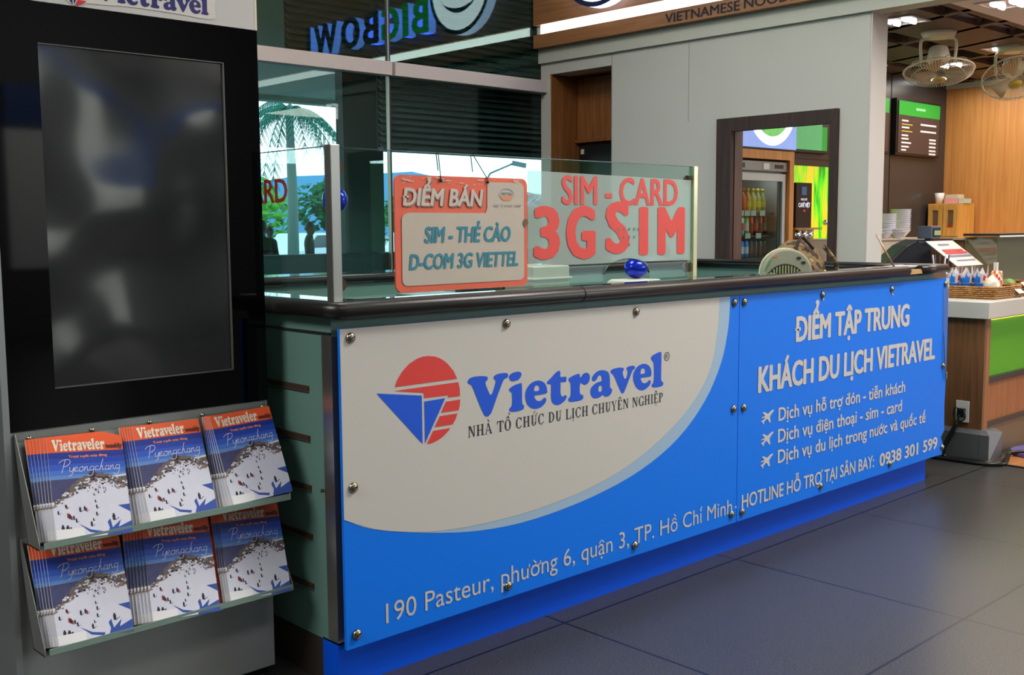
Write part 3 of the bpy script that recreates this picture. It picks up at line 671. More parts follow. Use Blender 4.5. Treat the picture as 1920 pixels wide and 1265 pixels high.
# two sloping racks screwed to the front
RACK = mat('rack_aluminium', (150, 154, 150), .35, .55, noise=(30, .06, (.1, 1, 1)))
LIP = mat('rack_lip', (150, 176, 164), .25, .3)
def rack(dz):
    r = bpy.data.objects.new('magazine_rack', None); COL.objects.link(r); r.parent = kiosk
    r.location = (0, 0, 0)
    xa, xb = .962, 1.716
    m = MB()
    m.box((xa, 2.9265, .845+dz), (xb, 2.9295, .884+dz))
    m.prism([(xa, 2.9265, .86+dz), (xa, 2.9295, .86+dz), (xa, 2.868, .600+dz), (xa, 2.865, .600+dz)], (xb-xa, 0, 0))
    m.prism([(xa, 2.9295, .884+dz), (xa, 2.922, .884+dz), (xa, 2.784, .614+dz), (xa, 2.784, .598+dz), (xa, 2.8685, .598+dz)], (.002, 0, 0))
    m.prism([(xb-.012, 2.9295, .86+dz), (xb-.012, 2.786, .614+dz), (xb-.012, 2.786, .598+dz), (xb-.012, 2.8685, .598+dz)], (.002, 0, 0))
    m.box((xa, 2.786, .598+dz), (xb-.01, 2.8685, .601+dz))
    m.build('rack_plate', RACK, r)
    m = MB(); m.box((xa+.012, 2.784, .600+dz), (xb-.012, 2.787, .617+dz)); m.build('front_lip', LIP, r)
    for x in (1.0, 1.168, 1.334, 1.498, 1.70):
        m = MB(); m.lathe((x, 2.9265, .867+dz), [(.0075, 0), (.0075, .002), (.004, .006), (.001, .007)], 12, axis=(0, -1, 0)); m.build('screw', SCREW, r)
    return r
rack(0); rack(-.283)

# ------------------------------------------------------------------ the travel magazine, flat on its back: x across, y up the cover, z out of the cover
MW, MH, MT = .202, .273, .0042
MO = mat('cover_orange', (236, 92, 40), .35); MSKY = [mat('cover_sky_%d' % i, c, .35) for i, c in enumerate(((14, 46, 142), (24, 64, 172), (40, 88, 196), (66, 116, 206), (98, 140, 206)))]
MSNOW = mat('cover_snow', (218, 220, 234), .35, noise=(40, .05)); MFAR = mat('cover_far_hills', (66, 70, 112), .35, noise=(60, .25)); MWOOD = mat('cover_bare_trees', (104, 92, 90), .4, noise=(700, .8))
MSH = mat('cover_blue_shade', (52, 84, 168), .35); MFIG = mat('cover_skiers', (34, 32, 48), .4); MFR = mat('cover_red_jackets', (150, 40, 44), .4)
MCREAM = mat('cover_cream', (236, 226, 206), .4); MDK = mat('cover_maroon', (96, 30, 28), .4); MWH = mat('cover_white', (236, 236, 238), .4); MPINK = mat('cover_salmon', (250, 150, 120), .4)
PAPER = mat('page_edges', (226, 224, 222), .7)
mag = thing('magazine', (0, 0, 0), 'x', 'magazine', 'travel magazines in the kiosk racks')
b = MB(); b.box((0, 0, 0), (MW, MH, MT)); b.build('pages', PAPER, mag)
c = MB()
def cq(pts, mi, z): c.add([(x*MW, (1-y)*MH, MT+z) for x, y in pts], [list(range(len(pts)))], mi)
cq([(0, 0), (1, 0), (1, .15), (0, .15)], 0, .0002)
ys = (.15, .21, .27, .33, .38, .46)
for i in range(5): cq([(0, ys[i]), (1, ys[i]), (1, ys[i+1]), (0, ys[i+1])], 1+i, .0002)
cq([(0, .42), (.35, .415), (.6, .43), (.6, .66), (0, .7)], 7, .0003)
rd = random.Random(3)
ridge = [(0, .63), (.1, .60), (.2, .53), (.28, .47), (.36, .425), (.44, .40), (.5, .385), (.58, .37), (.66, .375), (.75, .39), (.86, .41), (1, .41)]
ridge = [(x, y+rd.uniform(-.012, .012)) for x, y in crom(ridge, 3, False)]
flat(c, [[(x*MW, (1-y)*MH) for x, y in ridge]+[(MW, .3*MH), (0, .3*MH)]], (0, 0, MT+.0004), UX, UY, 8)
snow = [(0, .665), (.1, .635), (.2, .60), (.3, .555), (.4, .51), (.5, .47), (.58, .44), (.66, .43), (.72, .44), (.8, .47), (.86, .50), (1, .53)]
snow = [(x, y+rd.uniform(-.008, .008)) for x, y in crom(snow, 3, False)]
flat(c, [[(x*MW, (1-y)*MH) for x, y in snow]+[(MW, 0), (0, 0)]], (0, 0, MT+.0005), UX, UY, 6)
cq([(.80, .415), (1, .40), (1, .42), (.84, .43)], 6, .00055)
cq([(.84, .715), (1, .71), (1, .79)], 9, .0006)
cq([(.66, 1), (.70, .93), (.68, .87), (.72, .84), (.74, .93), (.86, .86), (.82, .93), (1, .88), (1, 1)], 9, .0006)
cq([(.3, .86), (.45, .93), (.62, .96), (.60, .985), (.44, .955)], 9, .0006)
# pagoda on the summit
for px, py, w2, h2 in ((.55, .350, .04, .016), (.55, .37, .075, .014), (.55, .386, .055, .022), (.55, .405, .085, .012), (.66, .415, .16, .014)): cq([(px-w2, py+h2), (px+w2, py+h2), (px+w2*.55, py), (px-w2*.55, py)], 10, .0007)
cq([(.36, .5), (.44, .485), (.45, .51), (.38, .525)], 8, .0007)
def fig(x, y, h, mi=10):
    cq([(x-h*.22, y), (x+h*.22, y), (x+h*.3, y-h*.6), (x+h*.1, y-h), (x-h*.1, y-h), (x-h*.3, y-h*.6)], mi, .0008)
    cq([(x, y), (x+h*.9, y-h*.35), (x+h, y-h*.28), (x+h*.2, y+.004)], 9, .00065)
for k in range(170):
    t_ = rd.random(); px = t_; ry = .63-.25*min(1, px/.5) if px < .5 else .385+.04*(px-.5)*2
    sy = .665-.22*min(1, px/.55) if px < .55 else .445+.17*(px-.55)
    py = rd.uniform(ry+.01, sy+.035); s_ = rd.uniform(.006, .02)
    cq([(px+s_*1.3*math.cos(q), py+s_*.7*math.sin(q)) for q in (0, 1.1, 2.3, 3.2, 4.4, 5.3)], (6, 8, 10, 6, 13)[k % 5], .00068+k*1e-6)
for k in range(46): fig(rd.uniform(.45, .98), rd.uniform(.47, .56), rd.uniform(.012, .02), 10 if rd.random() > .3 else 11)
for x, y, h in ((.1, .93, .07), (.16, .96, .09), (.2, .97, .08), (.06, .76, .04), (.34, .75, .05), (.4, .74, .045), (.2, .81, .05), (.25, .82, .04), (.16, .7, .035), (.56, .73, .04), (.55, .67, .03), (.55, .8, .04), (.47, .9, .05), (.5, .85, .03), (.77, .86, .07), (.54, .6, .025), (.28, .85, .04), (.6, .58, .025), (.68, .58, .022)): fig(x, y, h)
for x, y, h in ((.18, .8, .05), (.22, .82, .04), (.17, .71, .04), (.42, .75, .04), (.7, .56, .02), (.9, .54, .025)): fig(x, y, h, 11)
cq([(.01, .905), (.37, .905), (.37, .995), (.01, .995)], 12, .0009)
c.build('cover', [MO]+MSKY+[MSNOW, MFAR, MWOOD, MSH, MFIG, MFR, MWH, mat('cover_tan', (150, 128, 110), .4)], mag)
b = MB()
bx0 = 2.2928; sx_ = .70*MW/(3.3123-2.2928)
def mt(p): return (.06*MW+(p[0]-bx0)*sx_*.80, MH*.868+(p[1]-.794)*MH*.112/.132)
for k in ('V', 'i', 'e', 't', 'r', 'a', 'v', 'E', 'l'): flat(b, [[mt(q) for q in lo] for lo in let(k)], (0, 0, MT+.001), UX, UY)
off = {'E': .92*MW*0, 'r': 0}
def sh(q, d): return (q[0]+d, q[1])
# closing "er"
e_ = [[mt(q) for q in lo] for lo in let('E')]; r_ = [[mt(q) for q in lo] for lo in let('r')]
mx_ = max(mt(q)[0] for lo in let('l') for q in lo)
de = mx_+.001-min(q[0] for lo in e_ for q in lo); flat(b, [[sh(q, de) for q in lo] for lo in e_], (0, 0, MT+.001), UX, UY)
me_ = max(q[0]+de for lo in e_ for q in lo); drr = me_+.0008-min(q[0] for lo in r_ for q in lo); flat(b, [[sh(q, drr) for q in lo] for lo in r_], (0, 0, MT+.001), UX, UY)
mt_end = max(q[0]+drr for lo in r_ for q in lo)
b.build('title', MCREAM, mag)
b = MB(); text(b, 'weekly', (0, 0, MT+.001), UX, UY, mt_end+.002, MW*.99, MH*.872, MH*.05, .06); b.build('title', MDK, mag)
b = MB(); text(b, 'Trượt tuyết mùa đông', (0, 0, MT+.001), UX, UY, MW*.26, MW*.77, MH*.79, MH*.026, .05); b.build('subtitle', MPINK, mag)
# handwritten place name: pen strokes
HW = {'P': (.55, [[(.12, .0), (.3, 1)], [(-.1, .78), (.1, .98), (.5, 1.04), (.62, .8), (.4, .52), (.2, .5)]]),
      'y': (.36, [[(.08, .42), (.06, .15), (.2, .06), (.34, .42)], [(.34, .42), (.26, -.1), (.05, -.3)]]),
      'e': (.30, [[(.02, .2), (.2, .3), (.18, .42), (.04, .34), (.04, .08), (.3, .1)]]),
      'o': (.32, [[(.2, .42), (.04, .3), (.06, .06), (.24, .08), (.28, .3), (.18, .42), (.32, .38)]]),
      'n': (.36, [[(.06, .4), (.04, .04)], [(.05, .2), (.2, .42), (.24, .1), (.36, .1)]]),
      'g': (.36, [[(.28, .38), (.08, .36), (.06, .08), (.26, .14), (.3, .4)], [(.3, .4), (.24, -.22), (.02, -.38), (-.1, -.22)]]),
      'c': (.28, [[(.24, .36), (.08, .38), (.04, .1), (.28, .1)]]),
      'h': (.38, [[(.24, .95), (.04, .02)], [(.06, .16), (.2, .42), (.24, .1), (.38, .1)]]),
      'a': (.34, [[(.26, .36), (.08, .36), (.05, .06), (.24, .12), (.28, .4), (.26, .06), (.36, .1)]])}
b = MB(); x = 0; st = []
for ch in 'Pyeongchang':
    wd, ss = HW[ch]
    for s_ in ss: st.append([(px+x, py) for px, py in s_])
    x += wd
for s_ in st:
    q = crom(s_, 5, False); pts = [((.13+(px+py*.12)/x*.80)*MW, (.645+py*.125)*MH) for px, py in q]
    L_, R_ = [], []
    for i, p_ in enumerate(pts):
        a_, b_ = pts[max(i-1, 0)], pts[min(i+1, len(pts)-1)]; dx, dy = b_[0]-a_[0], b_[1]-a_[1]; k = math.hypot(dx, dy) or 1
        L_.append((p_[0]-dy/k*.0006, p_[1]+dx/k*.0006, MT+.001)); R_.append((p_[0]+dy/k*.0006, p_[1]-dx/k*.0006, MT+.001))
    b.add(L_+R_, [(i, i+1, len(L_)+i+1, len(L_)+i) for i in range(len(L_)-1)])
b.build('place_name', MWH, mag)

used = [False]
def put_mag(x, z, yb, yt, ang, label, src=None):
    """bottom-left corner at (x, yb, z); the top leans back to yt"""
    v = Vector((0, yt-yb, .265)).normalized(); u = Vector((1, 0, 0)); nn = u.cross(v)
    a = math.radians(ang); u2 = u*math.cos(a)-v*math.sin(a)*1; v2 = v*math.cos(a)+u*math.sin(a)
    R = Matrix((u2, v2, nn)).transposed().to_euler()
    base = Vector((x, yb, z))
    if src is not None: return dup(src, None, base, R, label)
    if not used[0]:
        used[0] = True; mag.location = base; mag.rotation_euler = R; mag['label'] = label; return mag
    return dup(mag, None, base, R, label)
ORD = ['second', 'third', 'fourth', 'fifth', 'sixth', 'seventh', 'eighth']
stacks = [('left stack of the upper rack', 1.006, .616, 5.5, 6, .0050, .7), ('middle stack of the upper rack', 1.261, .615, 1, 5, .0075, -.3), ('right stack of the upper rack', 1.514, .614, -2, 5, .0078, -.9),
          ('left stack of the lower rack', .998, .333, 3, 5, .0052, .5), ('middle stack of the lower rack', 1.256, .332, 5.5, 6, .0080, .1), ('right stack of the lower rack', 1.494, .331, 5, 3, .0050, .3)]
for nm, x, z, ang, nb, dx, dr_ in stacks:
    dz = 0 if z > .5 else -.283
    for k in range(nb+1):
        lab = ('front travel magazine with full snow scene cover, '+nm) if k == 0 else ('magazine showing only its left edge, %s from the front, %s' % (ORD[k-1], nm))
        put_mag(x-dx*k, z-.0008*k-(.0006*k if k else 0)+(math.sin(math.radians(ang))*.0), 2.7915+.0058*k, 2.9065+.0012*k, ang-dr_*k, lab)
# the odd one out: an orange brochure tucked between the lower stacks
br_ = thing('brochure', (0, 0, 0), 'orange food brochure tucked behind the right stack of the lower rack', 'brochure')
b = MB(); b.box((0, 0, 0), (.20, .273, .003)); b.build('pages', PAPER, br_)
b = MB(); b.add([(0, 0, .0034), (.2, 0, .0034), (.2, .273, .0034), (0, .273, .0034)], [(0, 1, 2, 3)], 0)
for k in range(60):
    px, py = rd.uniform(.004, .19), rd.uniform(.006, .10); b.add([(px+.006*math.cos(a_*PI/3), py+.006*math.sin(a_*PI/3), .0036+k*1e-6) for a_ in range(6)], [tuple(range(6))], 1+k % 3)
b.build('cover', [mat('brochure_orange', (176, 62, 34), .4, noise=(30, .3)), mat('fruit_yellow', (196, 150, 60), .4), mat('fruit_red', (150, 44, 34), .4), mat('leaf_olive', (104, 96, 44), .4)], br_)
v = Vector((0, .105, .265)).normalized(); a = math.radians(2.5); u = UX; nn = u.cross(v)
br_.location = (1.458, 2.812, .3215); br_.rotation_euler = Matrix((u*math.cos(a)-v*math.sin(a), v*math.cos(a)+u*math.sin(a), nn)).transposed().to_euler()
# ------------------------------------------------------------------ glass screen on the counter
gs = thing('glass_screen', (2.7, 2.72, 1.192), 'frameless glass screen with red lettering standing on the counter edge', 'glass screen')
PANE = glass('screen_pane', (.88, .97, .95), 1.5, .55)
FILM = mat('frosted_film', (196, 216, 208), .5)
n = FILM.node_tree.nodes; l = FILM.node_tree.links
tr = n.new('ShaderNodeBsdfTransparent'); tr.inputs[0].default_value = (.80, .93, .90, 1); mx = n.new('ShaderNodeMixShader'); mx.inputs[0].default_value = .62
l.new(tr.outputs[0], mx.inputs[1]); l.new(n['Principled BSDF'].outputs[0], mx.inputs[2]); l.new(mx.outputs[0], n['Material Output'].inputs[0])
arch = [(3.045, 1.194)]+[(3.185-.138*math.cos(PI*i/14), 1.194+.098*math.sin(PI*i/14)**.6) for i in range(1, 14)]+[(3.325, 1.194)]
b = MB(); flat(b, [[(1.858, 1.194)]+arch+[(3.583, 1.194), (3.583, 1.655), (1.858, 1.655)]], (0, 2.72, 0), UX, UZ, 0, .008); b.build('front_pane', PANE, gs)
b = MB(); b.box((1.836, 2.74, 1.194), (1.844, 3.9, 1.66)); b.build('side_pane', PANE, gs)
EDGE = mat('glass_edge', (20, 74, 62), .2)
b = MB(); b.box((1.858, 2.716, 1.6545), (3.583, 2.724, 1.657)); b.tube([(x, 2.72, z) for x, z in arch[1:-1]], .0035, 6); b.build('glass_edge', EDGE, gs)
b = MB(); b.box((1.836, 2.74, 1.6595), (1.844, 3.9, 1.662)); b.build('glass_edge', EDGE, gs)
b = MB(); b.box((1.822, 2.704, 1.192), (1.856, 2.738, 1.664)); b.build('post', STEEL, gs, bevel=.002)
b = MB(); b.box((3.584, 2.704, 1.192), (3.611, 2.734, 1.657)); b.build('post', mat('brass_steel', (206, 196, 160), .25, .8, noise=(30, .1, (1, 1, .04))), gs, bevel=.002)
b = MB(); b.box((1.858, 2.712, 1.192), (3.04, 2.728, 1.196)); b.box((3.33, 2.712, 1.192), (3.584, 2.728, 1.196)); b.box((1.83, 2.74, 1.192), (1.848, 3.9, 1.196)); b.build('base_channel', DARK, gs)
CL = mat('clamp_brown', (98, 50, 34), .45)
for x, z in ((1.868, 1.60), (1.868, 1.245), (3.572, 1.60), (3.572, 1.245)):
    b = MB(); b.lathe((x, 2.729, z), [(.020, 0), (.020, .006), (.016, .01)], 18, axis=(0, 1, 0)); b.build('clamp', CL, gs)
for y, z in ((2.752, 1.60), (2.752, 1.245)):
    b = MB(); b.lathe((1.846, y, z), [(.020, 0), (.020, .006), (.016, .01)], 18, axis=(1, 0, 0)); b.build('clamp', CL, gs)
b = MB(); farch = [(3.04, 1.277)]+[p for p in arch[1:-1] if p[1] > 1.277]+[(3.326, 1.277)]
flat(b, [[(2.645, 1.277)]+farch+[(3.58, 1.275), (3.58, 1.600), (2.645, 1.612)]], (0, 2.714, 0), UX, UZ); b.build('frosted_film', FILM, gs)
SRED = mat('vinyl_red', (236, 70, 58), .4)
b = MB(); text(b, 'SIM - CARD', (0, 2.7125, 0), UX, UZ, 2.816, 3.49, 1.496, .104, .035); b.build('lettering', SRED, gs)
def one(ch, x0, x1, z0, z1):
    b = MB(); text(b, ch, (0, 2.7125, 0), UX, UZ, x0, x1, 0, .19, .075)
    zs = [v_[2] for v_ in b.v]; a_, c_ = min(zs), max(zs); b.xform(lambda p_: (p_[0], p_[1], z0+(p_[2]-a_)/(c_-a_)*(z1-z0))); b.build('letter', SRED, gs)
for a_ in (('3', 2.673, 2.807, 1.299, 1.49), ('G', 2.838, 2.998, 1.296, 1.493), ('S', 3.053, 3.193, 1.311, 1.51), ('I', 3.249, 3.305, 1.303, 1.49), ('M', 3.363, 3.538, 1.302, 1.491)): one(*a_)
b = MB(); text(b, 'SIM - CARD', (1.835, 3.62, 0), (0, -1, 0), UZ, .10, .654, 1.498, .076, .04); b.build('lettering', mat('vinyl_dark_red', (206, 62, 50), .4), gs)
for k, (x, z) in enumerate([(3.13, 1.405), (3.16, 1.405), (3.19, 1.405), (3.22, 1.405), (3.245, 1.405), (3.16, 1.375), (3.19, 1.375), (3.22, 1.375), (3.19, 1.345)]):
    b = MB(); b.lathe((x, 2.7115, z), [(.005, 0), (.005, .001)], 8, axis=(0, -1, 0)); b.build('speak_hole', mat('hole_grey', (120, 128, 124), .4), gs)
ball = MB(); ball.ball((1.888, 2.782, 1.502), .040, 24); o = ball.build('bauble', mat('blue_foil', (14, 44, 190), .18, .4, noise=(60, .5)), None, org=(1.888, 2.782, 1.502)); tag(o, 'blue glossy ball wedged in the corner of the glass screen', 'ball')

# hanging sign
sg = thing('hanging_sign', (2.34, 2.695, 1.21), 'worn orange and grey plate sign hanging on the glass by strings', 'sign')
SO = mat('sign_orange', (238, 106, 74), .45, noise=(7, .16)); SGY = mat('sign_grey', (202, 192, 176), .5, noise=(9, .06)); ST = mat('sign_teal', (48, 138, 160), .5); SW = mat('sign_white', (214, 204, 192), .5)
SY = 2.694
b = MB(); flat(b, [rrect(2.05, 1.212, 2.625, 1.581, .025)], (0, SY+.004, 0), UX, UZ, 0, .006); b.build('plate', SO, sg, bevel=.0015)
b = MB()
outl = rrect(2.074, 1.233, 2.607, 1.566, .02)
tabbed = [(2.607-.02+.02*math.cos(t_), 1.546+.02*math.sin(t_)) for t_ in [i*PI/10 for i in range(6)]]+[(2.445, 1.566), (2.437, 1.555), (2.436, 1.48), (2.428, 1.463), (2.10, 1.463), (2.083, 1.457), (2.075, 1.445)]+[(2.094-.02*math.cos(t_), 1.253-.02*math.sin(t_)) for t_ in [i*PI/10 for i in range(6)]]+[(2.587+.02*math.sin(t_), 1.253-.02*math.cos(t_)) for t_ in [i*PI/10 for i in range(6)]]
flat(b, [tabbed], (0, SY-.001, 0), UX, UZ); b.build('grey_field', SGY, sg)
def stext(s, x0, x1, base, cap, m, bold=.05, shear=.16, lift=.0022):
    b = MB(); text(b, s, (0, SY-lift, 0), UX, UZ, x0, x1, base, cap, bold, shear); b.build('lettering', m, sg)
stext('ĐIỂM BÁN', 2.079, 2.418, 1.485, .056, SW); stext('ĐIỂM BÁN', 2.084, 2.423, 1.481, .056, mat('sign_shade', (150, 120, 106), .5), .05, .16, .0016)
stext('SIM - THẺ CÀO', 2.163, 2.543, 1.367, .052, ST); stext('D-COM 3G VIETTEL', 2.10, 2.578, 1.283, .050, ST)
b = MB(); flat(b, [circ(2.525, 1.528, .034, 24, .019), [(2.525+.034*math.cos(t_*PI/12)-.002, 1.526+.017*math.sin(t_*PI/12)) for t_ in range(24)]], (0, SY-.002, 0), UX, UZ)
b.build('emblem', mat('emblem_blue', (150, 168, 178), .5), sg)
b = MB(); flat(b, [[(2.495+.03*math.cos(PI+t_*PI/10)+.03, 1.520+.016*math.sin(PI+t_*PI/10)) for t_ in range(11)]], (0, SY-.0022, 0), UX, UZ); b.build('emblem', mat('emblem_orange', (226, 150, 112), .5), sg)
b = MB(); text(b, 'VIETTEL', (0, SY-.0024, 0), UX, UZ, 2.50, 2.552, 1.524, .009, .03, .16); text(b, 'say it your way', (0, SY-.0024, 0), UX, UZ, 2.462, 2.595, 1.484, .012, 0, .3); b.build('lettering', mat('emblem_text', (150, 152, 150), .5), sg)
for xa, xb in ((2.234, 2.244), (2.437, 2.393)):
    b = MB(); b.tube([(xa, SY-.004, 1.562), (xa, SY-.003, 1.575), (xb, 2.715, 1.657), (xb, 2.726, 1.657), (xb+.01, 2.728, 1.60)], .0018, 6); b.ball((xa, SY-.004, 1.566), .005, 8); b.build('string', BLACK, sg)
b = MB(); flat(b, [crom([(2.60, 1.432), (2.612, 1.444), (2.625, 1.438), (2.624, 1.424), (2.613, 1.422), (2.611, 1.41), (2.604, 1.42)], 3)], (0, SY-.0023, 0), UX, UZ); b.build('rust_spot', mat('rust', (120, 96, 64), .7), sg)
b = MB(); rd = random.Random(5)
for k in range(26):
    x, z = rd.uniform(2.08, 2.6), rd.uniform(1.555, 1.576); s_ = rd.uniform(.003, .012); b.add([(x+s_*1.6*math.cos(i), SY-.0013, z+s_*.25*math.sin(i*1.0)) for i in (0, 1, 2, 3.3, 4.4, 5.4)], [(0, 1, 2, 3, 4, 5)])
b.build('worn_patch', mat('worn_pale', (226, 190, 168), .7), sg)
# ------------------------------------------------------------------ noodle shop sign band (over the partition and the shop front)
fs = thing('shop_fascia', (6.15, 3.0, 2.81), 'timber shop fascia with glowing strip, black lettering and round lit logo', 'shop sign')
b = MB(); b.box((6.105, -3, 2.81), (6.17, 6.19, 2.912)); b.build('lower_board', TIMBER, fs)
b = MB(); b.box((6.105, -3, 2.985), (6.17, 6.19, 4.3)); b.build('upper_board', TIMBER, fs)
b = MB(); b.box((6.14, -3, 2.912), (6.17, 6.14, 2.985)); b.build('light_strip', mat('strip_light', (255, 255, 250), .5, emit=5.0), fs)
b = MB(); b.box((6.14, 6.14, 2.912), (6.17, 6.18, 2.985)); b.build('strip_end', mat('strip_end_white', (226, 230, 224), .5), fs)
NY = (0, -1, 0)
BLK = mat('letter_black', (30, 26, 30), .5)
b = MB(); text(b, 'VIETNAMESE', (6.103, 4.87, 0), NY, UZ, 0, .625, 2.825, .064, .04); text(b, 'NOODLE', (6.103, 4.215, 0), NY, UZ, 0, .455, 2.829, .064, .04); b.build('lettering', BLK, fs)
GLOW = mat('letter_side_glow', (120, 160, 255), .5, emit=2.6)
GRN = mat('letter_green', (20, 150, 50), .4, emit=1.1)  # glow added to the opaque letter faces to brighten their green
for s, y, wd, m in (('B', 5.01, .24, GRN), ('I', 4.73, .09, GRN), ('G', 4.60, .27, GRN), ('B', 4.29, .25, BLK), ('O', 4.00, .31, BLK), ('W', 3.63, .40, BLK), ('L', 3.17, .2, BLK)):
    b2 = MB()
    text(b2, s, (6.105, y, 0), NY, UZ, 0, wd, 3.09, .29, .07, depth=.08, mi=0); b2.build('letter', [m, GLOW], fs)
lo = bpy.data.objects.new('logo_disc', None); COL.objects.link(lo); lo.parent = fs
LW = mat('logo_white', (250, 250, 255), .5, emit=3.2); LN = mat('logo_navy', (24, 28, 78), .4)
cy, cz, R_ = 5.43, 3.40, .385
b = MB(); b.lathe((6.105, cy, cz), [(R_+.0, 0), (R_, .09)], 48, axis=(-1, 0, 0), caps=(False, False)); b.build('disc_side', mat('logo_side_glow', (200, 215, 255), .5, emit=2.4), lo)
b = MB(); flat(b, [circ(0, 0, R_, 56)], (6.014, cy, cz), NY, UZ); b.build('disc_face', LW, lo)
b = MB(); flat(b, [circ(0, 0, R_+.002, 56), circ(0, 0, R_-.035, 56)], (6.012, cy, cz), NY, UZ)
flat(b, [crom([(-.33, .02), (-.2, -.12), (0, -.17), (.2, -.12), (.33, .02), (.3, -.02), (.16, -.16), (0, -.21), (-.16, -.16), (-.3, -.02)], 3)], (6.011, cy, cz), NY, UZ)
flat(b, [crom([(-.12, .0), (-.02, .06), (.1, .04), (.16, -.04), (.08, .0), (0, .01)], 3)], (6.011, cy, cz), NY, UZ); b.build('bowl_drawing', LN, lo)

# niche cabinet
nc = thing('wall_cabinet', (6.5, 5.78, 2.09), 'timber cupboard hung inside the niche of the partition', 'cabinet')
b = MB(); b.box((6.50, 5.455, 2.09), (6.6, 6.08, 2.60)); b.build('body', TIMBER_V, nc)
b = MB(); b.box((6.47, 5.455, 2.085), (6.5, 6.08, 2.11)); b.build('bottom_rail', wood('rail_wood', (140, 86, 48), (110, 66, 34)), nc)
lb = thing('locker', (6.5, 5.74, 1.5), 'black locker with small bright latch below the niche cupboard', 'locker')
b = MB(); b.box((6.46, 5.46, 0), (6.59, 6.02, 2.06)); b.build('body', BLACK, lb)
b = MB(); b.box((6.452, 5.97, 1.99), (6.46, 6.0, 2.03)); b.build('latch', mat('latch_bright', (230, 228, 220), .2, .3), lb)

# ------------------------------------------------------------------ noodle counter
nc = thing('serving_counter', (8.2, 3.0, 0), 'timber shop counter with white slab top and lit green panel', 'counter')
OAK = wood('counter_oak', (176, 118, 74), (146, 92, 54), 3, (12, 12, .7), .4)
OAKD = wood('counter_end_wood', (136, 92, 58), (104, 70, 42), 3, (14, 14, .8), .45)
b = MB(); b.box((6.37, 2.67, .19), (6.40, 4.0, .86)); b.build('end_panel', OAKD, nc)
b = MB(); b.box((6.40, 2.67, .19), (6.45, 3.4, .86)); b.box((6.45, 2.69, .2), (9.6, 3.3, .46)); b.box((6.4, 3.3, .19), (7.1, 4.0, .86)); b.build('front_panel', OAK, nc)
b = MB(); b.box((6.45, 2.68, .46), (9.6, 2.72, .495)); b.box((6.45, 2.68, .845), (9.6, 2.72, .865)); b.box((6.45, 2.675, .195), (9.6, 2.70, .225)); b.build('shadow_strip', mat('bronze_strip', (58, 52, 48), .4), nc)  # dark bronze strips between the front panels
b = MB(); b.box((6.45, 2.71, .495), (9.6, 2.74, .845)); b.build('lit_panel', mat('lit_green', (84, 150, 34), .3, emit=.28, noise=(2.2, .12)), nc)
b = MB(); b.box((6.45, 2.70, .838), (9.6, 2.712, .845)); b.build('led_line', mat('led_yellow', (255, 214, 60), .5, emit=3), nc)
b = MB(); b.box((6.33, 2.635, .857), (9.6, 3.3, .955)); b.box((6.33, 3.3, .857), (7.12, 4.0, .955)); b.build('counter_top', mat('slab_white', (206, 206, 200), .35), nc, bevel=.003)
STE = mat('skirting_steel', (118, 118, 120), .4, .5)
b = MB(); b.prism([(6.37, 2.64, .19), (6.34, 2.61, .165), (6.34, 2.61, 0), (6.53, 2.61, 0), (6.53, 2.61, .165), (6.50, 2.64, .19)], (0, .06, 0)); b.prism([(6.369, 2.672, .19), (6.34, 2.672, .165), (6.34, 2.672, 0), (6.369, 2.672, 0)], (0, 1.32, 0)); b.build('corner_skirting', STE, nc)
b = MB(); b.box((6.5, 2.685, 0), (9.6, 2.70, .2)); b.build('recessed_skirting', mat('skirting_bronze', (128, 112, 92), .4, .4), nc)
so = MB(); so.box((6.362, 2.745, .225), (6.37, 2.825, .355)); so = so.build('socket_plate', WHITE, nc, bevel=.002)
b = MB(); b.box((6.335, 2.765, .26), (6.362, 2.805, .31)); b.build('plug', BLACK, so)
b = MB(); b.tube(crom([(6.34, 2.785, .30), (6.32, 2.81, .315), (6.325, 2.82, .26), (6.33, 2.78, .235), (6.325, 2.75, .26), (6.335, 2.765, .30)], 5), .004, 6, closed=True); b.build('cord_loop', BLACK, so)
ca = MB(); ca.tube(crom([(6.335, 2.79, .27), (6.325, 2.80, .22), (6.31, 2.83, .15), (6.29, 2.86, .06), (6.29, 2.84, .014), (6.30, 2.7, .014), (6.31, 2.60, .014), (6.40, 2.565, .014), (6.55, 2.58, .018), (6.60, 2.60, .018), (6.64, 2.58, .03), (6.70, 2.50, .034), (6.9, 2.36, .012)], 6, False), [.006]*6+[.014]*20+[.012]*40, 8)
ca = ca.build('power_cable', BLACK); tag(ca, 'black power cable running from the socket around the counter corner', 'cable')
c2 = MB(); c2.tube(crom([(6.24, 3.2, .012), (6.25, 2.9, .012), (6.27, 2.62, .012), (6.34, 2.53, .012), (6.45, 2.545, .012), (6.56, 2.585, .03)], 6, False), .012, 8); c2 = c2.build('power_cable', BLACK); tag(c2, 'second black cable lying on the floor against the counter skirting', 'cable')
mt_ = MB(); flat(mt_, [circ(6.80, 2.50, .17, 32, .15)], (0, 0, .018), UX, UY, 0, .02); mt_ = mt_.build('floor_mat', mat('mat_purple', (108, 96, 160), .5), org=(6.80, 2.50, .01)); tag(mt_, 'round purple mat on the timber floor beside the counter', 'mat')

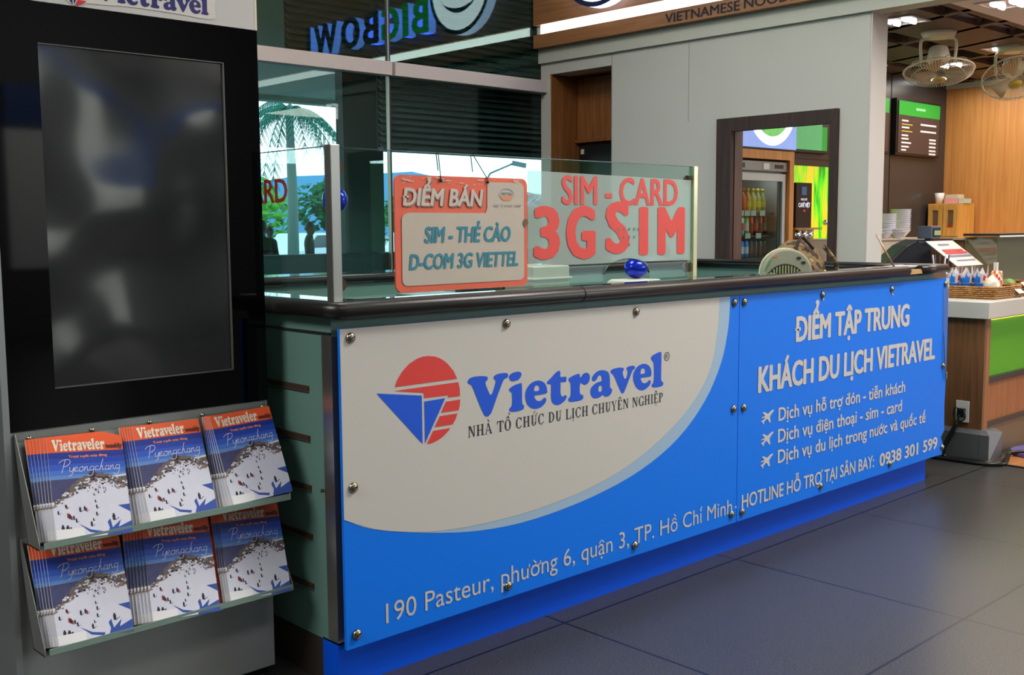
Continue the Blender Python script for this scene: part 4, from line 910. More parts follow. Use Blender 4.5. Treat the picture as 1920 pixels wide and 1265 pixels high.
# wicker trays
WK = wood('wicker', (206, 156, 92), (150, 100, 50), 30, (1, 1, 1), .6)
def wicker(root, x0, y0, x1, y1, z0, h):
    b = MB(); b.box((x0+.005, y0+.005, z0), (x1-.005, y1-.005, z0+.006)); b.build('tray_base', WK, root)
    b = MB(); L = [((x0, y0), (x1, y0)), ((x1, y0), (x1, y1)), ((x1, y1), (x0, y1)), ((x0, y1), (x0, y0))]
    rows = 6
    for a, c in L:
        a, c = Vector(a+(0,)), Vector(c+(0,)); ln = (c-a).length; ns = max(6, int(ln/.022)); d = (c-a)/ln; s = Vector((d.y, -d.x, 0))
        for r in range(rows):
            z = z0+.006+h*(r+.5)/rows
            P = []
            for i in range(ns*2+1): P.append(a+d*ln*i/(ns*2)+s*.003*(1 if (i//1+r*2) % 4 < 2 else -1)+Vector((0, 0, z)))
            b.tube(P, h/rows*.42, 5)
    b.build('woven_side', WK, root)
    b = MB(); b.box((x0+.006, y0+.006, z0), (x1-.006, y0+.009, z0+h)); b.box((x0+.006, y0+.006, z0), (x0+.009, y1-.006, z0+h)); b.box((x1-.009, y0+.006, z0), (x1-.006, y1-.006, z0+h)); b.box((x0+.006, y1-.009, z0), (x1-.006, y1-.006, z0+h)); b.build('woven_lining', mat('wicker_dark', (88, 56, 28), .8), root)
    b = MB(); b.tube([(x0, y0, z0+h), (x1, y0, z0+h), (x1, y1, z0+h), (x0, y1, z0+h)], .006, 6, closed=True); b.build('rim', WK, root)
ba = thing('wicker_tray', (6.77, 2.87, .955), 'woven wicker tray at the counter corner holding blue paper cones', 'basket', 'wicker trays on the shop counter'); wicker(ba, 6.585, 2.705, 6.96, 3.08, .955, .072)
bb = thing('wicker_tray', (7.2, 2.87, .955), 'second wicker tray along the counter, holding green vegetables', 'basket', 'wicker trays on the shop counter'); wicker(bb, 6.985, 2.71, 7.4, 3.02, .955, .078)
# paper cones of popcorn-style snacks
CB = mat('cone_blue', (20, 120, 226), .45); CW = mat('cone_white', (222, 220, 226), .5); CR = mat('cone_red', (196, 50, 44), .5); CY = mat('cone_gold', (224, 160, 60), .5)
cone = thing('snack_cone', (0, 0, 0), 'x', 'snack', 'blue paper snack cones in the wicker tray')
b = MB(); b.lathe((0, 0, 0), [(.026, 0), (.028, .02), (.024, .035), (.036, .075)], 16, caps=(True, False)); b.build('cup', CB, cone)
b = MB(); nn = 16; lo_ = [Vector((.036*math.cos(2*PI*i/nn), .036*math.sin(2*PI*i/nn), .07)) for i in range(nn)]
hi_ = [Vector((.050*math.cos(2*PI*i/nn), .050*math.sin(2*PI*i/nn), .118+(.034 if i % 4 == 0 else 0)+(.02 if i % 8 == 4 else 0))) for i in range(nn)]
b.rings([lo_, hi_], 0, (False, False)); b.build('paper_collar', CW, cone)
b = MB(); lo2 = [v*1.02 for v in lo_]; 
for i in (5, 6, 7, 8): b.add([lo_[i]*1.03, lo_[i+1]*1.03, (lo_[i+1]*.3+hi_[i+1]*.7)*1.03, (lo_[i]*.6+hi_[i]*.4)*1.03], [(0, 1, 2, 3)])
b.build('blue_stripe', CB, cone)
b = MB()
for k, i in enumerate((10, 11, 12)):
    a_, c_ = lo_[i], lo_[i+1]; e_, f_ = hi_[i], hi_[i+1]
    b.add([(a_*.75+e_*.25)*1.03, (c_*.75+f_*.25)*1.03, (c_*.25+f_*.75)*1.03, (a_*.25+e_*.75)*1.03], [(0, 1, 2, 3)], k % 2)
b.build('striped_mark', [CR, CW], cone)
cone.scale = (.98, .98, 1.2); cone.location = (6.64, 2.99, .963); cone['label'] = 'blue paper snack cone nearest the printed panel, leftmost in the tray'; cone.rotation_euler = (0, 0, .2)
dup(cone, None, (6.67, 2.925, .963), (0, 0, .5), 'blue paper snack cone second from the left in the tray'); dup(cone, None, (6.70, 2.855, .963), (0, 0, .1), 'blue paper snack cone standing just left of the bread bag')
bag = MB(); rs = []; rd = random.Random(9)
for j in range(12):
    t_ = j/11; r = .062*math.sin(PI*(.12+.83*t_))**.55*(1 if t_ < .75 else max(.25, 1-(t_-.75)*2.6)); r *= 1
    rs.append([(6.715+r*(1+rd.uniform(-.07, .07))*math.cos(2*PI*i/18), 2.785+r*.8*(1+rd.uniform(-.07, .07))*math.sin(2*PI*i/18), .963+.135*t_) for i in range(18)])
bag.rings(rs); BG = mat('bag_film', (236, 222, 200), .25, coat=.5, noise=(26, .25)); bag = bag.build('bread_bag', BG, org=(6.715, 2.785, .963)); tag(bag, 'clear plastic bag of pale buns in the first wicker tray', 'bag')
sb = MB(); rs = []
for j in range(9):
    t_ = j/8; r = .05*math.sin(PI*(.15+.75*t_))**.5
    rs.append([(6.81+r*math.cos(2*PI*i/16), 2.80+r*.8*math.sin(2*PI*i/16), .963+.16*t_) for i in range(16)])
sb.rings(rs)
sb.mi = [(k % 3) for k in range(len(sb.mi))]; sb = sb.build('snack_bag', [CR, CW, CY], org=(6.81, 2.80, .963)); tag(sb, 'red and white striped snack bag right of the bread bag', 'bag')
s2 = MB(); s2.ball((6.86, 2.745, .995), .036, 12, 0, (1.1, .8, .85)); s2.ball((6.90, 2.745, .985), .018, 8, 1); s2.mi = [m_ if k % 5 else 2 for k, m_ in enumerate(s2.mi)]
s2 = s2.build('snack_bag', [mat('bag_blue', (30, 84, 200), .3), mat('bag_yellow', (230, 200, 60), .4), CW], org=(6.86, 2.745, .96)); tag(s2, 'small crumpled blue snack bag at the tray corner', 'bag')
tg = MB(); tg.obox((6.90, 2.694, 1.0), (1, 0, 0), (0, .5, .4), (0, -.4, .5), .045, .028, .001); tg = tg.build('price_card', WHITE, org=(6.9, 2.69, 1.0)); tag(tg, 'white price card clipped on the tray rim below the blue bag', 'card')
tg = MB(); tg.obox((7.02, 2.70, 1.03), (1, 0, 0), (0, .5, .4), (0, -.4, .5), .04, .024, .001); tg = tg.build('price_card', WHITE, org=(7.02, 2.69, 1.03)); tag(tg, 'white price card clipped on the rim of the vegetable tray', 'card')
GV = mat('cabbage_green', (96, 146, 66), .5, noise=(20, .35))
for k, (x, y, lab) in enumerate(((7.05, 2.80, 'pale green vegetable bundle leftmost in the second tray'), (7.14, 2.84, 'pale green vegetable bundle right of the first in the second tray'))):
    b = MB(); b.lathe((x-.045, y, 1.012), [(.012, -.03), (.036, 0), (.044, .05), (.036, .10), (.010, .125)], 12, axis=(1, .25, .08)); o = b.build('vegetable', GV, org=(x, y, .96)); tag(o, lab, 'vegetable', 'vegetables in the second tray')
b = MB(); b.ball((7.22, 2.77, 1.02), .035, 12); o = b.build('tomato', mat('tomato_red', (206, 82, 60), .35), org=(7.22, 2.77, 1)); tag(o, 'red tomato at the right end of the vegetables', 'tomato')
for k, (x, y) in enumerate(((7.10, 2.90), (7.125, 2.89))):
    b = MB(); b.tube(crom([(x, y, .97), (x-.004, y, 1.08), (x-.012, y, 1.105), (x-.02, y, 1.095)], 4, False), .004, 6); o = b.build('tongs', WHITE, org=(x, y, .97)); tag(o, ('white plastic tongs standing behind the vegetables, left of two', 'white plastic tongs standing behind the vegetables, right of two')[k], 'tongs')

# upstand, display case, till
b = MB(); b.box((6.50, 3.10, .955), (6.52, 4.0, 1.14)); b.box((6.50, 3.10, .955), (7.28, 3.12, 1.13)); o = b.build('upstand', wood('upstand_wood', (116, 88, 60), (92, 68, 44), 3, (1, 8, 8)), org=(6.5, 3.1, .955)); tag(o, 'brown wooden upstand board along the back of the counter corner', 'board')
dc = thing('display_case', (8.4, 3.1, .955), 'low glass display case with dark top rim on the counter', 'display case')
b = MB(); b.box((7.45, 3.06, .957), (9.6, 3.066, 1.33)); b.box((7.45, 3.066, .957), (7.456, 3.3, 1.33)); b.build('glass_front', glass('case_glass', (.86, .9, .88), 1.5, 1.0), dc)
b = MB(); b.box((7.45, 3.05, 1.33), (9.6, 3.30, 1.345)); b.build('top_rim', BLACK, dc)
b = MB(); b.box((7.45, 3.045, 1.322), (9.6, 3.05, 1.332)); b.build('rim_light', WHITE, dc)  # white strip under the dark top rim
b = MB(); b.box((7.46, 3.28, .957), (9.6, 3.29, 1.32)); b.build('back_board', mat('case_back', (170, 134, 92), .5), dc)
b = MB(); b.box((7.43, 3.05, .957), (7.45, 3.075, 1.15)); b.build('bracket', WHITE, dc)
till = thing('cash_register', (7.0, 3.45, .955), 'dark sloping cash register with a small customer display', 'cash register')
TD = mat('till_dark', (50, 54, 64), .35)
b = MB(); b.prism([(6.72, 3.66, .957), (6.98, 3.34, .957), (7.10, 3.34, 1.0), (7.10, 3.36, 1.30), (7.0, 3.40, 1.31), (6.94, 3.46, 1.27), (6.72, 3.68, .99)], (.11, .16, 0)); b.build('body', TD, till, bevel=.01)
b = MB(); b.box((7.08, 3.36, 1.30), (7.12, 3.40, 1.33)); b.build('neck', TD, till)
b = MB(); b.box((7.03, 3.33, 1.315), (7.17, 3.43, 1.40)); cdp = b.build('customer_display', mat('till_grey', (84, 92, 108), .4), till, bevel=.006)
b = MB(); b.box((7.05, 3.325, 1.33), (7.155, 3.331, 1.385)); b.build('display_bezel', BLACK, cdp); b = MB(); b.box((7.06, 3.322, 1.338), (7.15, 3.326, 1.37)); b.build('lcd', mat('lcd_green', (150, 164, 128), .3, emit=.15), cdp)
b = MB(); b.box((6.84, 3.30, .957), (7.3, 3.6, .98)); b.build('drawer', BLACK, till)
ns = thing('price_sign', (7.25, 3.2, .97), 'white slanted notice with red print in front of the cash register', 'sign')
b = MB(); b.prism([(7.02, 3.14, 1.135), (7.42, 3.14, 1.135), (7.33, 3.32, 1.30), (6.93, 3.32, 1.30)], (0, .003, -.003)); b.build('board', WHITE, ns)
NU = Vector((1, 0, 0)); NV = Vector((-.09, .18, .165)); NO = Vector((7.02, 3.138, 1.138))
for v0, v1, u0, u1, mm in ((.56, .64, .06, .36, 'r'), (.46, .54, .06, .38, 'r'), (.34, .42, .06, .38, 'n'), (.80, .86, .1, .26, 'n'), (.18, .22, .08, .36, 'n')):
    b = MB(); b.add([NO+NU*u0+NV*v0, NO+NU*u1+NV*v0, NO+NU*u1+NV*v1, NO+NU*u0+NV*v1], [(0, 1, 2, 3)]); b.build('printed_line', mat('notice_red', (224, 60, 64), .5) if mm == 'r' else mat('notice_grey', (132, 132, 150), .5), ns)
cp = thing('straw_holder', (6.95, 3.22, .957), 'clear holder of black straws before the cash register', 'holder')
b = MB(); b.lathe((6.95, 3.22, .957), [(.045, 0), (.055, .16), (.052, .16), (.042, .005)], 18); b.build('cup', glass('holder_clear', (.85, .88, .92), 1.5, 1.2), cp)
for k in range(9):
    a_ = 2*PI*k/9; b = MB(); b.cyl((6.95+.02*math.cos(a_), 3.22+.02*math.sin(a_), .965), (6.95+.06*math.cos(a_), 3.22+.05*math.sin(a_), 1.21), .0045, 6); b.build('straw', mat('straw_dark', (40, 38, 44), .4) if k % 3 else mat('straw_white', (216, 216, 226), .4), cp)

# rear serving bench, crockery
rb = thing('rear_bench', (8.4, 4.4, 0), 'cream bench unit at the back of the shop carrying white bowls', 'bench')
CREAM = mat('bench_cream', (222, 202, 182), .5)
b = MB(); b.box((7.45, 4.22, 0), (8.86, 4.74, 1.285)); b.build('body', CREAM, rb)
b = MB(); b.box((7.45, 4.20, 1.285), (8.88, 4.745, 1.30)); b.build('worktop', mat('bench_top', (206, 190, 172), .5), rb)
b = MB(); b.box((8.86, 4.3, 0), (9.5, 4.74, 1.28)); b.build('dark_cabinet', mat('bench_dark', (70, 48, 36), .5), rb)
b = MB(); b.box((8.05, 4.20, 1.03), (8.26, 4.22, 1.055)); b.build('green_label', mat('label_green', (30, 160, 110), .5), rb)
bowl = MB(); bowl.lathe((0, 0, 0), [(.035, 0), (.038, .006), (.074, .050), (.078, .056), (.074, .054), (.034, .012)], 24); bowl = bowl.build('bowl', mat('china_white', (226, 226, 236), .25)); bowl_used = False
def put_bowl(x, y, z, lab, sc=1.0, grp=None):
    global bowl_used
    if not bowl_used: bowl_used = True; o = bowl
    else: o = bowl.copy(); COL.objects.link(o)
    o.location = (x, y, z); o.scale = (sc, sc, sc); tag(o, lab, 'bowl', grp)
NUM = ['bottom', 'second', 'third', 'fourth', 'fifth', 'sixth', 'seventh', 'eighth', 'ninth', 'tenth', 'eleventh', 'top']
for nm, x, y, cnt, g in (('left tall stack', 8.43, 4.38, 9, 'bowls in the left tall stack'), ('right tall stack', 8.75, 4.42, 11, 'bowls in the right tall stack')):
    for k in range(cnt):
        pos = 'topmost' if k == cnt-1 else ('bottom' if k == 0 else NUM[k]+' from the bottom')
        put_bowl(x+.003*math.sin(k*2.1), y, 1.301+.0175*k, 'white china bowl, %s of the %s on the rear bench' % (pos, nm), 1.12 if 'right' in nm else 1.05, g)
for k, (x, y) in enumerate(((8.08, 4.30), (8.22, 4.29), (8.36, 4.25))):
    for q in range(2): put_bowl(x, y, 1.301+.022*q, 'white china bowl, %s of the %s pair in the low row on the bench' % (('lower', 'upper')[q], ('leftmost', 'middle', 'right')[k]), .92, 'bowls in the low front row')
rw = thing('rear_counter', (9.97, 3.6, 0), 'cream worktop unit along the timber wall', 'counter')
b = MB(); b.box((9.7, 2.4, 0), (10.24, 4.73, 1.265)); b.build('body', mat('unit_brown', (150, 118, 84), .5), rw); b = MB(); b.box((9.68, 2.4, 1.265), (10.245, 4.735, 1.285)); b.build('worktop', CREAM, rw)
cbn = thing('small_cabinet', (10.0, 4.6, 1.285), 'small light wood cabinet with two glazed doors on the rear worktop', 'cabinet')
LWD = wood('cabinet_birch', (226, 176, 96), (206, 150, 72), 3, (12, 12, .8))
b = MB(); b.box((9.88, 4.42, 1.286), (10.2, 4.72, 1.60)); b.build('body', LWD, cbn)
for y0 in (4.43, 4.575):
    b = MB(); flat(b, [[(0, 0), (.135, 0), (.135, .29), (0, .29)], [(.04, .08), (.095, .08), (.095, .24), (.04, .24)]], (9.872, y0+.135, 1.298), (0, -1, 0), UZ, 0, .014); dr_ = b.build('door', LWD, cbn)
    b = MB(); b.box((9.872, y0+.04, 1.378), (9.876, y0+.095, 1.538)); b.build('glass', mat('cabinet_glass', (120, 96, 76), .1), dr_); b = MB(); b.box((9.865, y0+.045, 1.38), (9.871, y0+.09, 1.40)); b.build('red_thing', mat('ribbon_red', (190, 40, 44), .5), dr_)
cu = MB(); cu.lathe((9.98, 4.66, 1.601), [(.034, 0), (.045, .10), (.042, .10), (.032, .004)], 18); cu = cu.build('paper_cup', WHITE, org=(9.98, 4.66, 1.601)); tag(cu, 'white paper cup stack on the small cabinet, left end', 'cup')
bx = MB(); bx.box((9.95, 4.47, 1.601), (10.1, 4.60, 1.65)); bx = bx.build('box', mat('box_pink', (226, 168, 180), .5), org=(10, 4.53, 1.6)); tag(bx, 'pink box lying on the small cabinet', 'box')
bx = MB(); bx.box((9.96, 4.475, 1.651), (10.09, 4.595, 1.685)); bx = bx.build('box', mat('box_cream', (216, 206, 176), .5), org=(10, 4.53, 1.65)); tag(bx, 'cream box lying on top of the pink box', 'box')
bx = MB(); bx.box((9.95, 4.41, 1.601), (10.1, 4.462, 1.645)); bx = bx.build('box', mat('box_mint', (196, 214, 200), .5), org=(10, 4.43, 1.6)); tag(bx, 'pale green box at the right end of the small cabinet', 'box')

# menu boards
def menu(x0, x1, lab, full):
    m_ = thing('menu_board', ((x0+x1)/2, 4.72, 2.05), lab, 'menu screen', 'menu screens on the dark wall')
    b = MB(); b.box((x0-.03, 4.70, 2.03), (x1+.03, 4.745, 2.53)); b.build('housing', BLACK, m_)
    b = MB(); b.box((x0, 4.694, 2.05), (x1, 4.70, 2.51)); b.build('screen', mat('menu_brown', (58, 46, 46), .3, emit=.35), m_)
    b = MB(); b.box((x0, 4.691, 2.385), (x1, 4.694, 2.51)); b.build('green_header', mat('menu_green', (26, 140, 46), .3, emit=.4), m_)
    if full:
        W_ = mat('menu_text', (200, 190, 190), .5, emit=.5); Y_ = mat('menu_yellow', (190, 160, 60), .5, emit=.4)
        b = MB(); b.box((x0+.32, 4.689, 2.44), (x0+.5, 4.691, 2.46)); b.build('header_line', mat('menu_header_text', (120, 190, 130), .5, emit=.6), m_)
        for k, z in enumerate((2.33, 2.27, 2.20, 2.17, 2.135, 2.10, 2.07)):
            b = MB(); b.box((x0+.06, 4.691, z), (x0+.06+(.12, .14, .12, .13, .18, .14, .09)[k], 4.694, z+.014)); b.build('item_line', W_, m_)
            if k < 2: b = MB(); b.box((x0+.06, 4.691, z-.03), (x0+.26, 4.694, z-.022)); b.build('item_line', Y_, m_)
            b = MB(); b.box((x0+(.42 if k < 2 else .6), 4.691, z-.02), (x0+.73, 4.694, z-.004)); b.build('item_line', W_, m_)
menu(9.20, 10.0, 'large menu screen with green header on the dark wall by the corner', True)
menu(8.30, 9.02, 'menu screen mostly hidden behind the partition edge', False)
# TV and light box seen through the doorway
tv = thing('screen', (7.8, 4.72, 2.0), 'green wall screen seen through the doorway', 'screen')
b = MB(); b.box((7.52, 4.70, 1.99), (8.06, 4.745, 2.32)); b.build('housing', BLACK, tv); b = MB(); b.box((7.54, 4.694, 2.01), (7.92, 4.70, 2.31)); b.build('picture', mat('screen_green', (84, 170, 110), .3, emit=.5, noise=(5, .35)), tv); b = MB(); b.box((7.92, 4.694, 2.01), (8.0, 4.70, 2.2)); b.build('picture', mat('screen_green_deep', (20, 150, 50), .3, emit=.5), tv)
lbx = thing('light_box', (7.0, 4.6, 1.98), 'lit picture box of a soup bowl above the drinks fridge', 'light box')
b = MB(); b.box((6.615, 4.59, 1.975), (7.37, 4.74, 2.5)); b.build('housing', BLACK, lbx)
b = MB(); b.box((6.625, 4.583, 1.985), (7.36, 4.589, 2.49)); b.build('picture', mat('box_blue', (118, 140, 196), .4, emit=.9, noise=(6, .3)), lbx)
b = MB(); flat(b, [[p_ for p_ in circ(7.02, 2.34, .335, 48)], circ(7.02, 2.34, .27, 48)], (0, 4.581, 0), UX, UZ); b.build('bowl_rim', mat('bowl_glow', (255, 255, 250), .4, emit=1.8), lbx)
b = MB(); flat(b, [circ(7.02, 2.34, .27, 48)], (0, 4.5805, 0), UX, UZ); b.build('soup', mat('soup_green', (96, 168, 84), .4, emit=.9, noise=(14, .6)), lbx)
rd = random.Random(4)
for k in range(12):
    b = MB(); a_ = rd.uniform(0, 2*PI); r = rd.uniform(.03, .2); flat(b, [crom([(7.02+r*math.cos(a_)+rd.uniform(.02, .05)*math.cos(i), 2.34+r*math.sin(a_)+rd.uniform(.015, .04)*math.sin(i)) for i in (0, 1, 2, 3, 4, 5.2)], 2)], (0, 4.579-k*.0002, 0), UX, UZ)
    b.build('garnish', [mat('garnish_green', (40, 150, 60), .4, emit=.8), mat('garnish_white', (240, 240, 230), .4, emit=1.1), mat('garnish_gold', (190, 160, 70), .4, emit=.8)][k % 3], lbx)

# drinks fridge in its timber surround
su = thing('fridge_surround', (7.0, 4.7, 0), 'orange timber surround framing the drinks fridge', 'cabinet')
ORW = wood('surround_wood', (226, 156, 84), (206, 136, 66), 3, (8, 8, 1))
b = MB(); b.box((7.305, 4.6, 0), (7.365, 5.2, 1.975)); b.build('side_panel', ORW, su); b = MB(); b.box((6.6, 4.6, 1.905), (7.305, 5.2, 1.972)); b.build('top_panel', ORW, su)
fr = thing('drinks_fridge', (6.96, 4.9, 0), 'upright glass door fridge stocked with bottles and cans', 'fridge')
FG = mat('fridge_grey', (176, 178, 178), .35, .3)
b = MB(); b.box((6.63, 4.66, 0), (6.66, 5.2, 1.89)); b.box((7.27, 4.66, 0), (7.30, 5.2, 1.89)); b.box((6.66, 5.17, 0), (7.27, 5.2, 1.89)); b.box((6.66, 4.66, 1.80), (7.27, 5.17, 1.89)); b.box((6.66, 4.66, 0), (7.27, 5.17, .2)); b.build('cabinet', mat('fridge_inside', (190, 196, 196), .5), fr)
b = MB(); b.box((6.63, 4.62, 1.815), (7.30, 4.66, 1.89)); hp = b.build('header', mat('header_steel', (150, 150, 150), .3, .6), fr, bevel=.004)
b = MB(); b.box((6.65, 4.616, 1.835), (6.73, 4.62, 1.87)); b.build('switch', mat('switch_dark', (60, 44, 46), .4), hp); b = MB(); b.box((6.97, 4.616, 1.83), (7.05, 4.62, 1.875)); b.build('sticker', WHITE, hp); b = MB(); b.box((7.13, 4.616, 1.84), (7.24, 4.62, 1.868)); b.build('dial', BLACK, hp)
b = MB(); flat(b, [[(6.635, .1), (7.295, .1), (7.295, 1.80), (6.635, 1.80)], [(6.675, .2), (7.255, .2), (7.255, 1.745), (6.675, 1.745)]], (0, 4.645, 0), UX, UZ, 0, .03); fd = b.build('door', mat('door_white', (206, 208, 206), .4), fr)
b = MB(); b.box((6.675, 4.643, .2), (7.255, 4.647, 1.745)); b.build('door_glass', glass('fridge_glass', (.82, .90, .88), 1.5, .9), fd)
b = MB(); b.box((7.225, 4.648, .2), (7.25, 4.66, 1.745)); b.build('gasket', mat('gasket_blue', (60, 74, 88), .4), fd)
b = MB(); b.tube(crom([(6.65, 4.62, 1.30), (6.66, 4.61, 1.2), (6.68, 4.61, 1.1), (6.68, 4.615, .9)], 4, False), .004, 6); b.build('cord', mat('cord_white', (220, 216, 210), .5), fr)
SHZ = [1.505, 1.335, 1.165, 1.0]
for z in SHZ:
    b = MB(); b.box((6.665, 4.70, z-.012), (7.26, 5.15, z)); sh_ = b.build('shelf', mat('shelf_dark', (60, 74, 72), .4), fr)
    if z > 1.2:
        for x in ((6.72, 6.80, 6.88, 6.96, 7.08) if z > 1.4 else (6.70, 6.89, 7.03)):
            b = MB(); b.box((x-.034, 4.69, z-.022), (x+.034, 4.695, z+.018)); b.build('price_tag', mat('tag_pale', (196, 210, 206), .4), sh_)
b = MB(); b.box((7.0, 4.70, 1.78), (7.2, 4.74, 1.795)); b.build('lamp', mat('fridge_lamp', (255, 255, 255), .5, emit=4.5), fr)
def drink(nm, rgb, cap, x, z, h, kind, lab):
    bot = thing(nm, (x, 4.755, z), lab, kind, 'drinks in the fridge')
    b = MB()
    if kind == 'bottle':
        b.lathe((x, 4.755, z+.001), [(.026, 0), (.029, .006), (.029, h*.62), (.012, h*.84), (.012, h*.88)], 14); b.build('body', mat('drink_%d_%d_%d' % rgb, rgb, .25), bot)
        b = MB(); b.lathe((x, 4.755, z+.001+h*.88), [(.0145, 0), (.0145, h*.12)], 12); b.build('cap', mat('cap_%d_%d_%d' % cap, cap, .4), bot)
        b = MB(); b.lathe((x, 4.755, z+h*.24), [(.0294, 0), (.0294, h*.24)], 14, caps=(False, False)); b.build('label_band', mat('band_%d_%d_%d' % cap, cap, .4), bot)
    else:
        b.lathe((x, 4.755, z+.001), [(.022, 0), (.027, .008), (.027, h-.012), (.022, h-.002), (.020, h)], 14); b.build('body', mat('drink_%d_%d_%d' % rgb, rgb, .3, .2), bot)
        b = MB(); b.lathe((x, 4.755, z+h*.25), [(.0274, 0), (.0274, h*.4)], 14, caps=(False, False)); b.build('label_band', mat('band_%d_%d_%d' % cap, cap, .4), bot)
r1_ = [((120, 180, 210), (60, 150, 80)), ((150, 190, 90), (40, 170, 60)), ((60, 30, 30), (236, 80, 50)), ((236, 96, 50), (236, 90, 40)), ((240, 170, 90), (236, 206, 50)), ((206, 200, 120), (236, 206, 50)), ((190, 180, 110), (236, 210, 60)), ((150, 160, 100), (206, 190, 60))]
C1 = ['pale blue', 'green', 'cola coloured', 'orange', 'amber', 'yellow capped', 'second yellow capped', 'olive']
for k, (c_, cp_) in enumerate(r1_): drink('bottle', c_, cp_, 6.705+.066*k, 1.505, .185, 'bottle', '%s drink bottle on the top fridge shelf, number %d from the left' % (C1[k], k+1))
r2_ = [((214, 214, 214), (200, 60, 60)), ((220, 216, 210), (206, 70, 70)), ((216, 214, 212), (170, 60, 60)), ((206, 214, 224), (196, 80, 90)), ((120, 190, 110), (230, 230, 220)), ((206, 60, 44), (120, 24, 20)), ((40, 40, 48), (190, 50, 50)), ((170, 50, 40), (70, 30, 30)), ((40, 36, 40), (90, 90, 90))]
C2 = ['white and red', 'white and coral', 'white and maroon', 'pale striped', 'green', 'red', 'black', 'dark red', 'plain black']
for k, (c_, cp_) in enumerate(r2_): drink('can', c_, cp_, 6.70+.062*k, 1.335, .145, 'can', '%s drink can on the second fridge shelf, number %d from the left' % (C2[k], k+1))
for k in range(9):
    c_, cp_, nm = (((70, 130, 226), (210, 220, 236), 'blue') if k < 5 else ((50, 56, 60), (110, 60, 50), 'dark'))
    drink('can', c_, cp_, 6.70+.062*k, 1.165, .13, 'can', '%s drink can on the third fridge shelf, number %d from the left' % (nm, k+1))
for k in range(9):
    drink('can', (206, 214, 222) if k < 5 else (70, 150, 90), (120, 150, 190) if k < 5 else (210, 220, 210), 6.70+.062*k, 1.0, .13, 'can', '%s drink can on the lowest visible fridge shelf, number %d from the left' % ('silver' if k < 5 else 'green', k+1))

# bamboo mural, drink dispenser and clutter behind the doorway
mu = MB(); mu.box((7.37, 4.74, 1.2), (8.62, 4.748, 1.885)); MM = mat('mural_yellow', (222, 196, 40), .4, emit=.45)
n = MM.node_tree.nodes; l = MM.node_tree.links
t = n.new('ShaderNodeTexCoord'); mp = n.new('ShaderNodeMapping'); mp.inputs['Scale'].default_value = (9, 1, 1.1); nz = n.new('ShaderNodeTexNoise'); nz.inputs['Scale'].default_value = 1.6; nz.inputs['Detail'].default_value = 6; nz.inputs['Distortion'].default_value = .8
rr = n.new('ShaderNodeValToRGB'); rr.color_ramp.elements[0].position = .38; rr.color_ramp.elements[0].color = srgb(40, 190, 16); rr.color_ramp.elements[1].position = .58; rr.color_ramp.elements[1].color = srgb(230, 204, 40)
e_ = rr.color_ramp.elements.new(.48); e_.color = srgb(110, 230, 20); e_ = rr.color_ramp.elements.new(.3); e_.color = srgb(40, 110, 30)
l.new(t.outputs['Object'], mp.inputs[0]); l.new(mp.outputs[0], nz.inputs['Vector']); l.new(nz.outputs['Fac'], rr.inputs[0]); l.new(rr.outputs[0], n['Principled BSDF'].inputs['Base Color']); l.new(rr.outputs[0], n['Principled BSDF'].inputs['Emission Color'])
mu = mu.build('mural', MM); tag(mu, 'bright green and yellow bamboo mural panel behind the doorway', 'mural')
dd = thing('drink_dispenser', (7.56, 4.46, 1.3), 'coffee dispenser with tall black poster head beside the fridge', 'dispenser')
b = MB(); b.box((7.40, 4.60, 1.385), (7.625, 4.68, 1.74)); b.build('poster_head', mat('poster_black', (24, 26, 34), .25), dd)
b = MB(); b.box((7.475, 4.597, 1.645), (7.545, 4.60, 1.71)); b.build('blue_cup', mat('poster_blue', (50, 110, 170), .4), dd)
b = MB(); text(b, 'NESCAFÉ', (0, 4.597, 0), UX, UZ, 7.465, 7.555, 1.603, .016, .05); text(b, 'CAFÉ VIỆT', (0, 4.597, 0), UX, UZ, 7.43, 7.60, 1.55, .034, .06); b.build('lettering', mat('poster_white', (226, 226, 240), .5, emit=.3), dd)
b = MB(); b.box((7.50, 4.597, 1.515), (7.535, 4.599, 1.53)); b.build('red_mark', mat('notice_red', (224, 60, 64)), dd)
b = MB(); b.box((7.385, 4.56, 1.375), (7.72, 4.72, 1.39)); b.build('shelf', CHROME, dd)
for x in (7.43, 7.52, 7.61):
    b = MB(); b.lathe((x, 4.61, 1.301), [(.036, 0), (.038, .02), (.038, .074)], 16); b.build('canister', CHROME, dd)
b = MB(); b.box((7.385, 4.66, 1.301), (7.72, 4.72, 1.375)); b.build('body', mat('machine_grey', (150, 150, 156), .4), dd)
ar = thing('jointed_arm', (8.0, 4.35, 1.3), 'jointed metal arm with black head in front of the mural', 'lamp')
b = MB(); b.tube([(7.74, 4.56, 1.43), (7.80, 4.54, 1.42), (7.96, 4.50, 1.33)], .010, 8); b.build('arm', CHROME, ar); b = MB(); b.ball((7.76, 4.555, 1.43), .022, 12); b.build('joint', CHROME, ar)
b = MB(); b.tube([(7.95, 4.505, 1.345), (7.99, 4.49, 1.315)], [.016, .028], 10); b.build('head', BLACK, ar)
b = MB(); b.box((7.83, 4.24, 1.301), (7.87, 4.30, 1.36)); o = b.build('carton', mat('carton_white', (214, 206, 200), .5, noise=(60, .4)), org=(7.85, 4.27, 1.3)); tag(o, 'small printed carton on the bench beside the coffee dispenser', 'carton')
b = MB(); b.box((8.0, 4.40, 1.301), (8.22, 4.45, 1.345)); o = b.build('tray', mat('tray_green', (60, 190, 60), .4), org=(8.1, 4.42, 1.3)); tag(o, 'green plastic tray on the bench before the mural', 'tray')
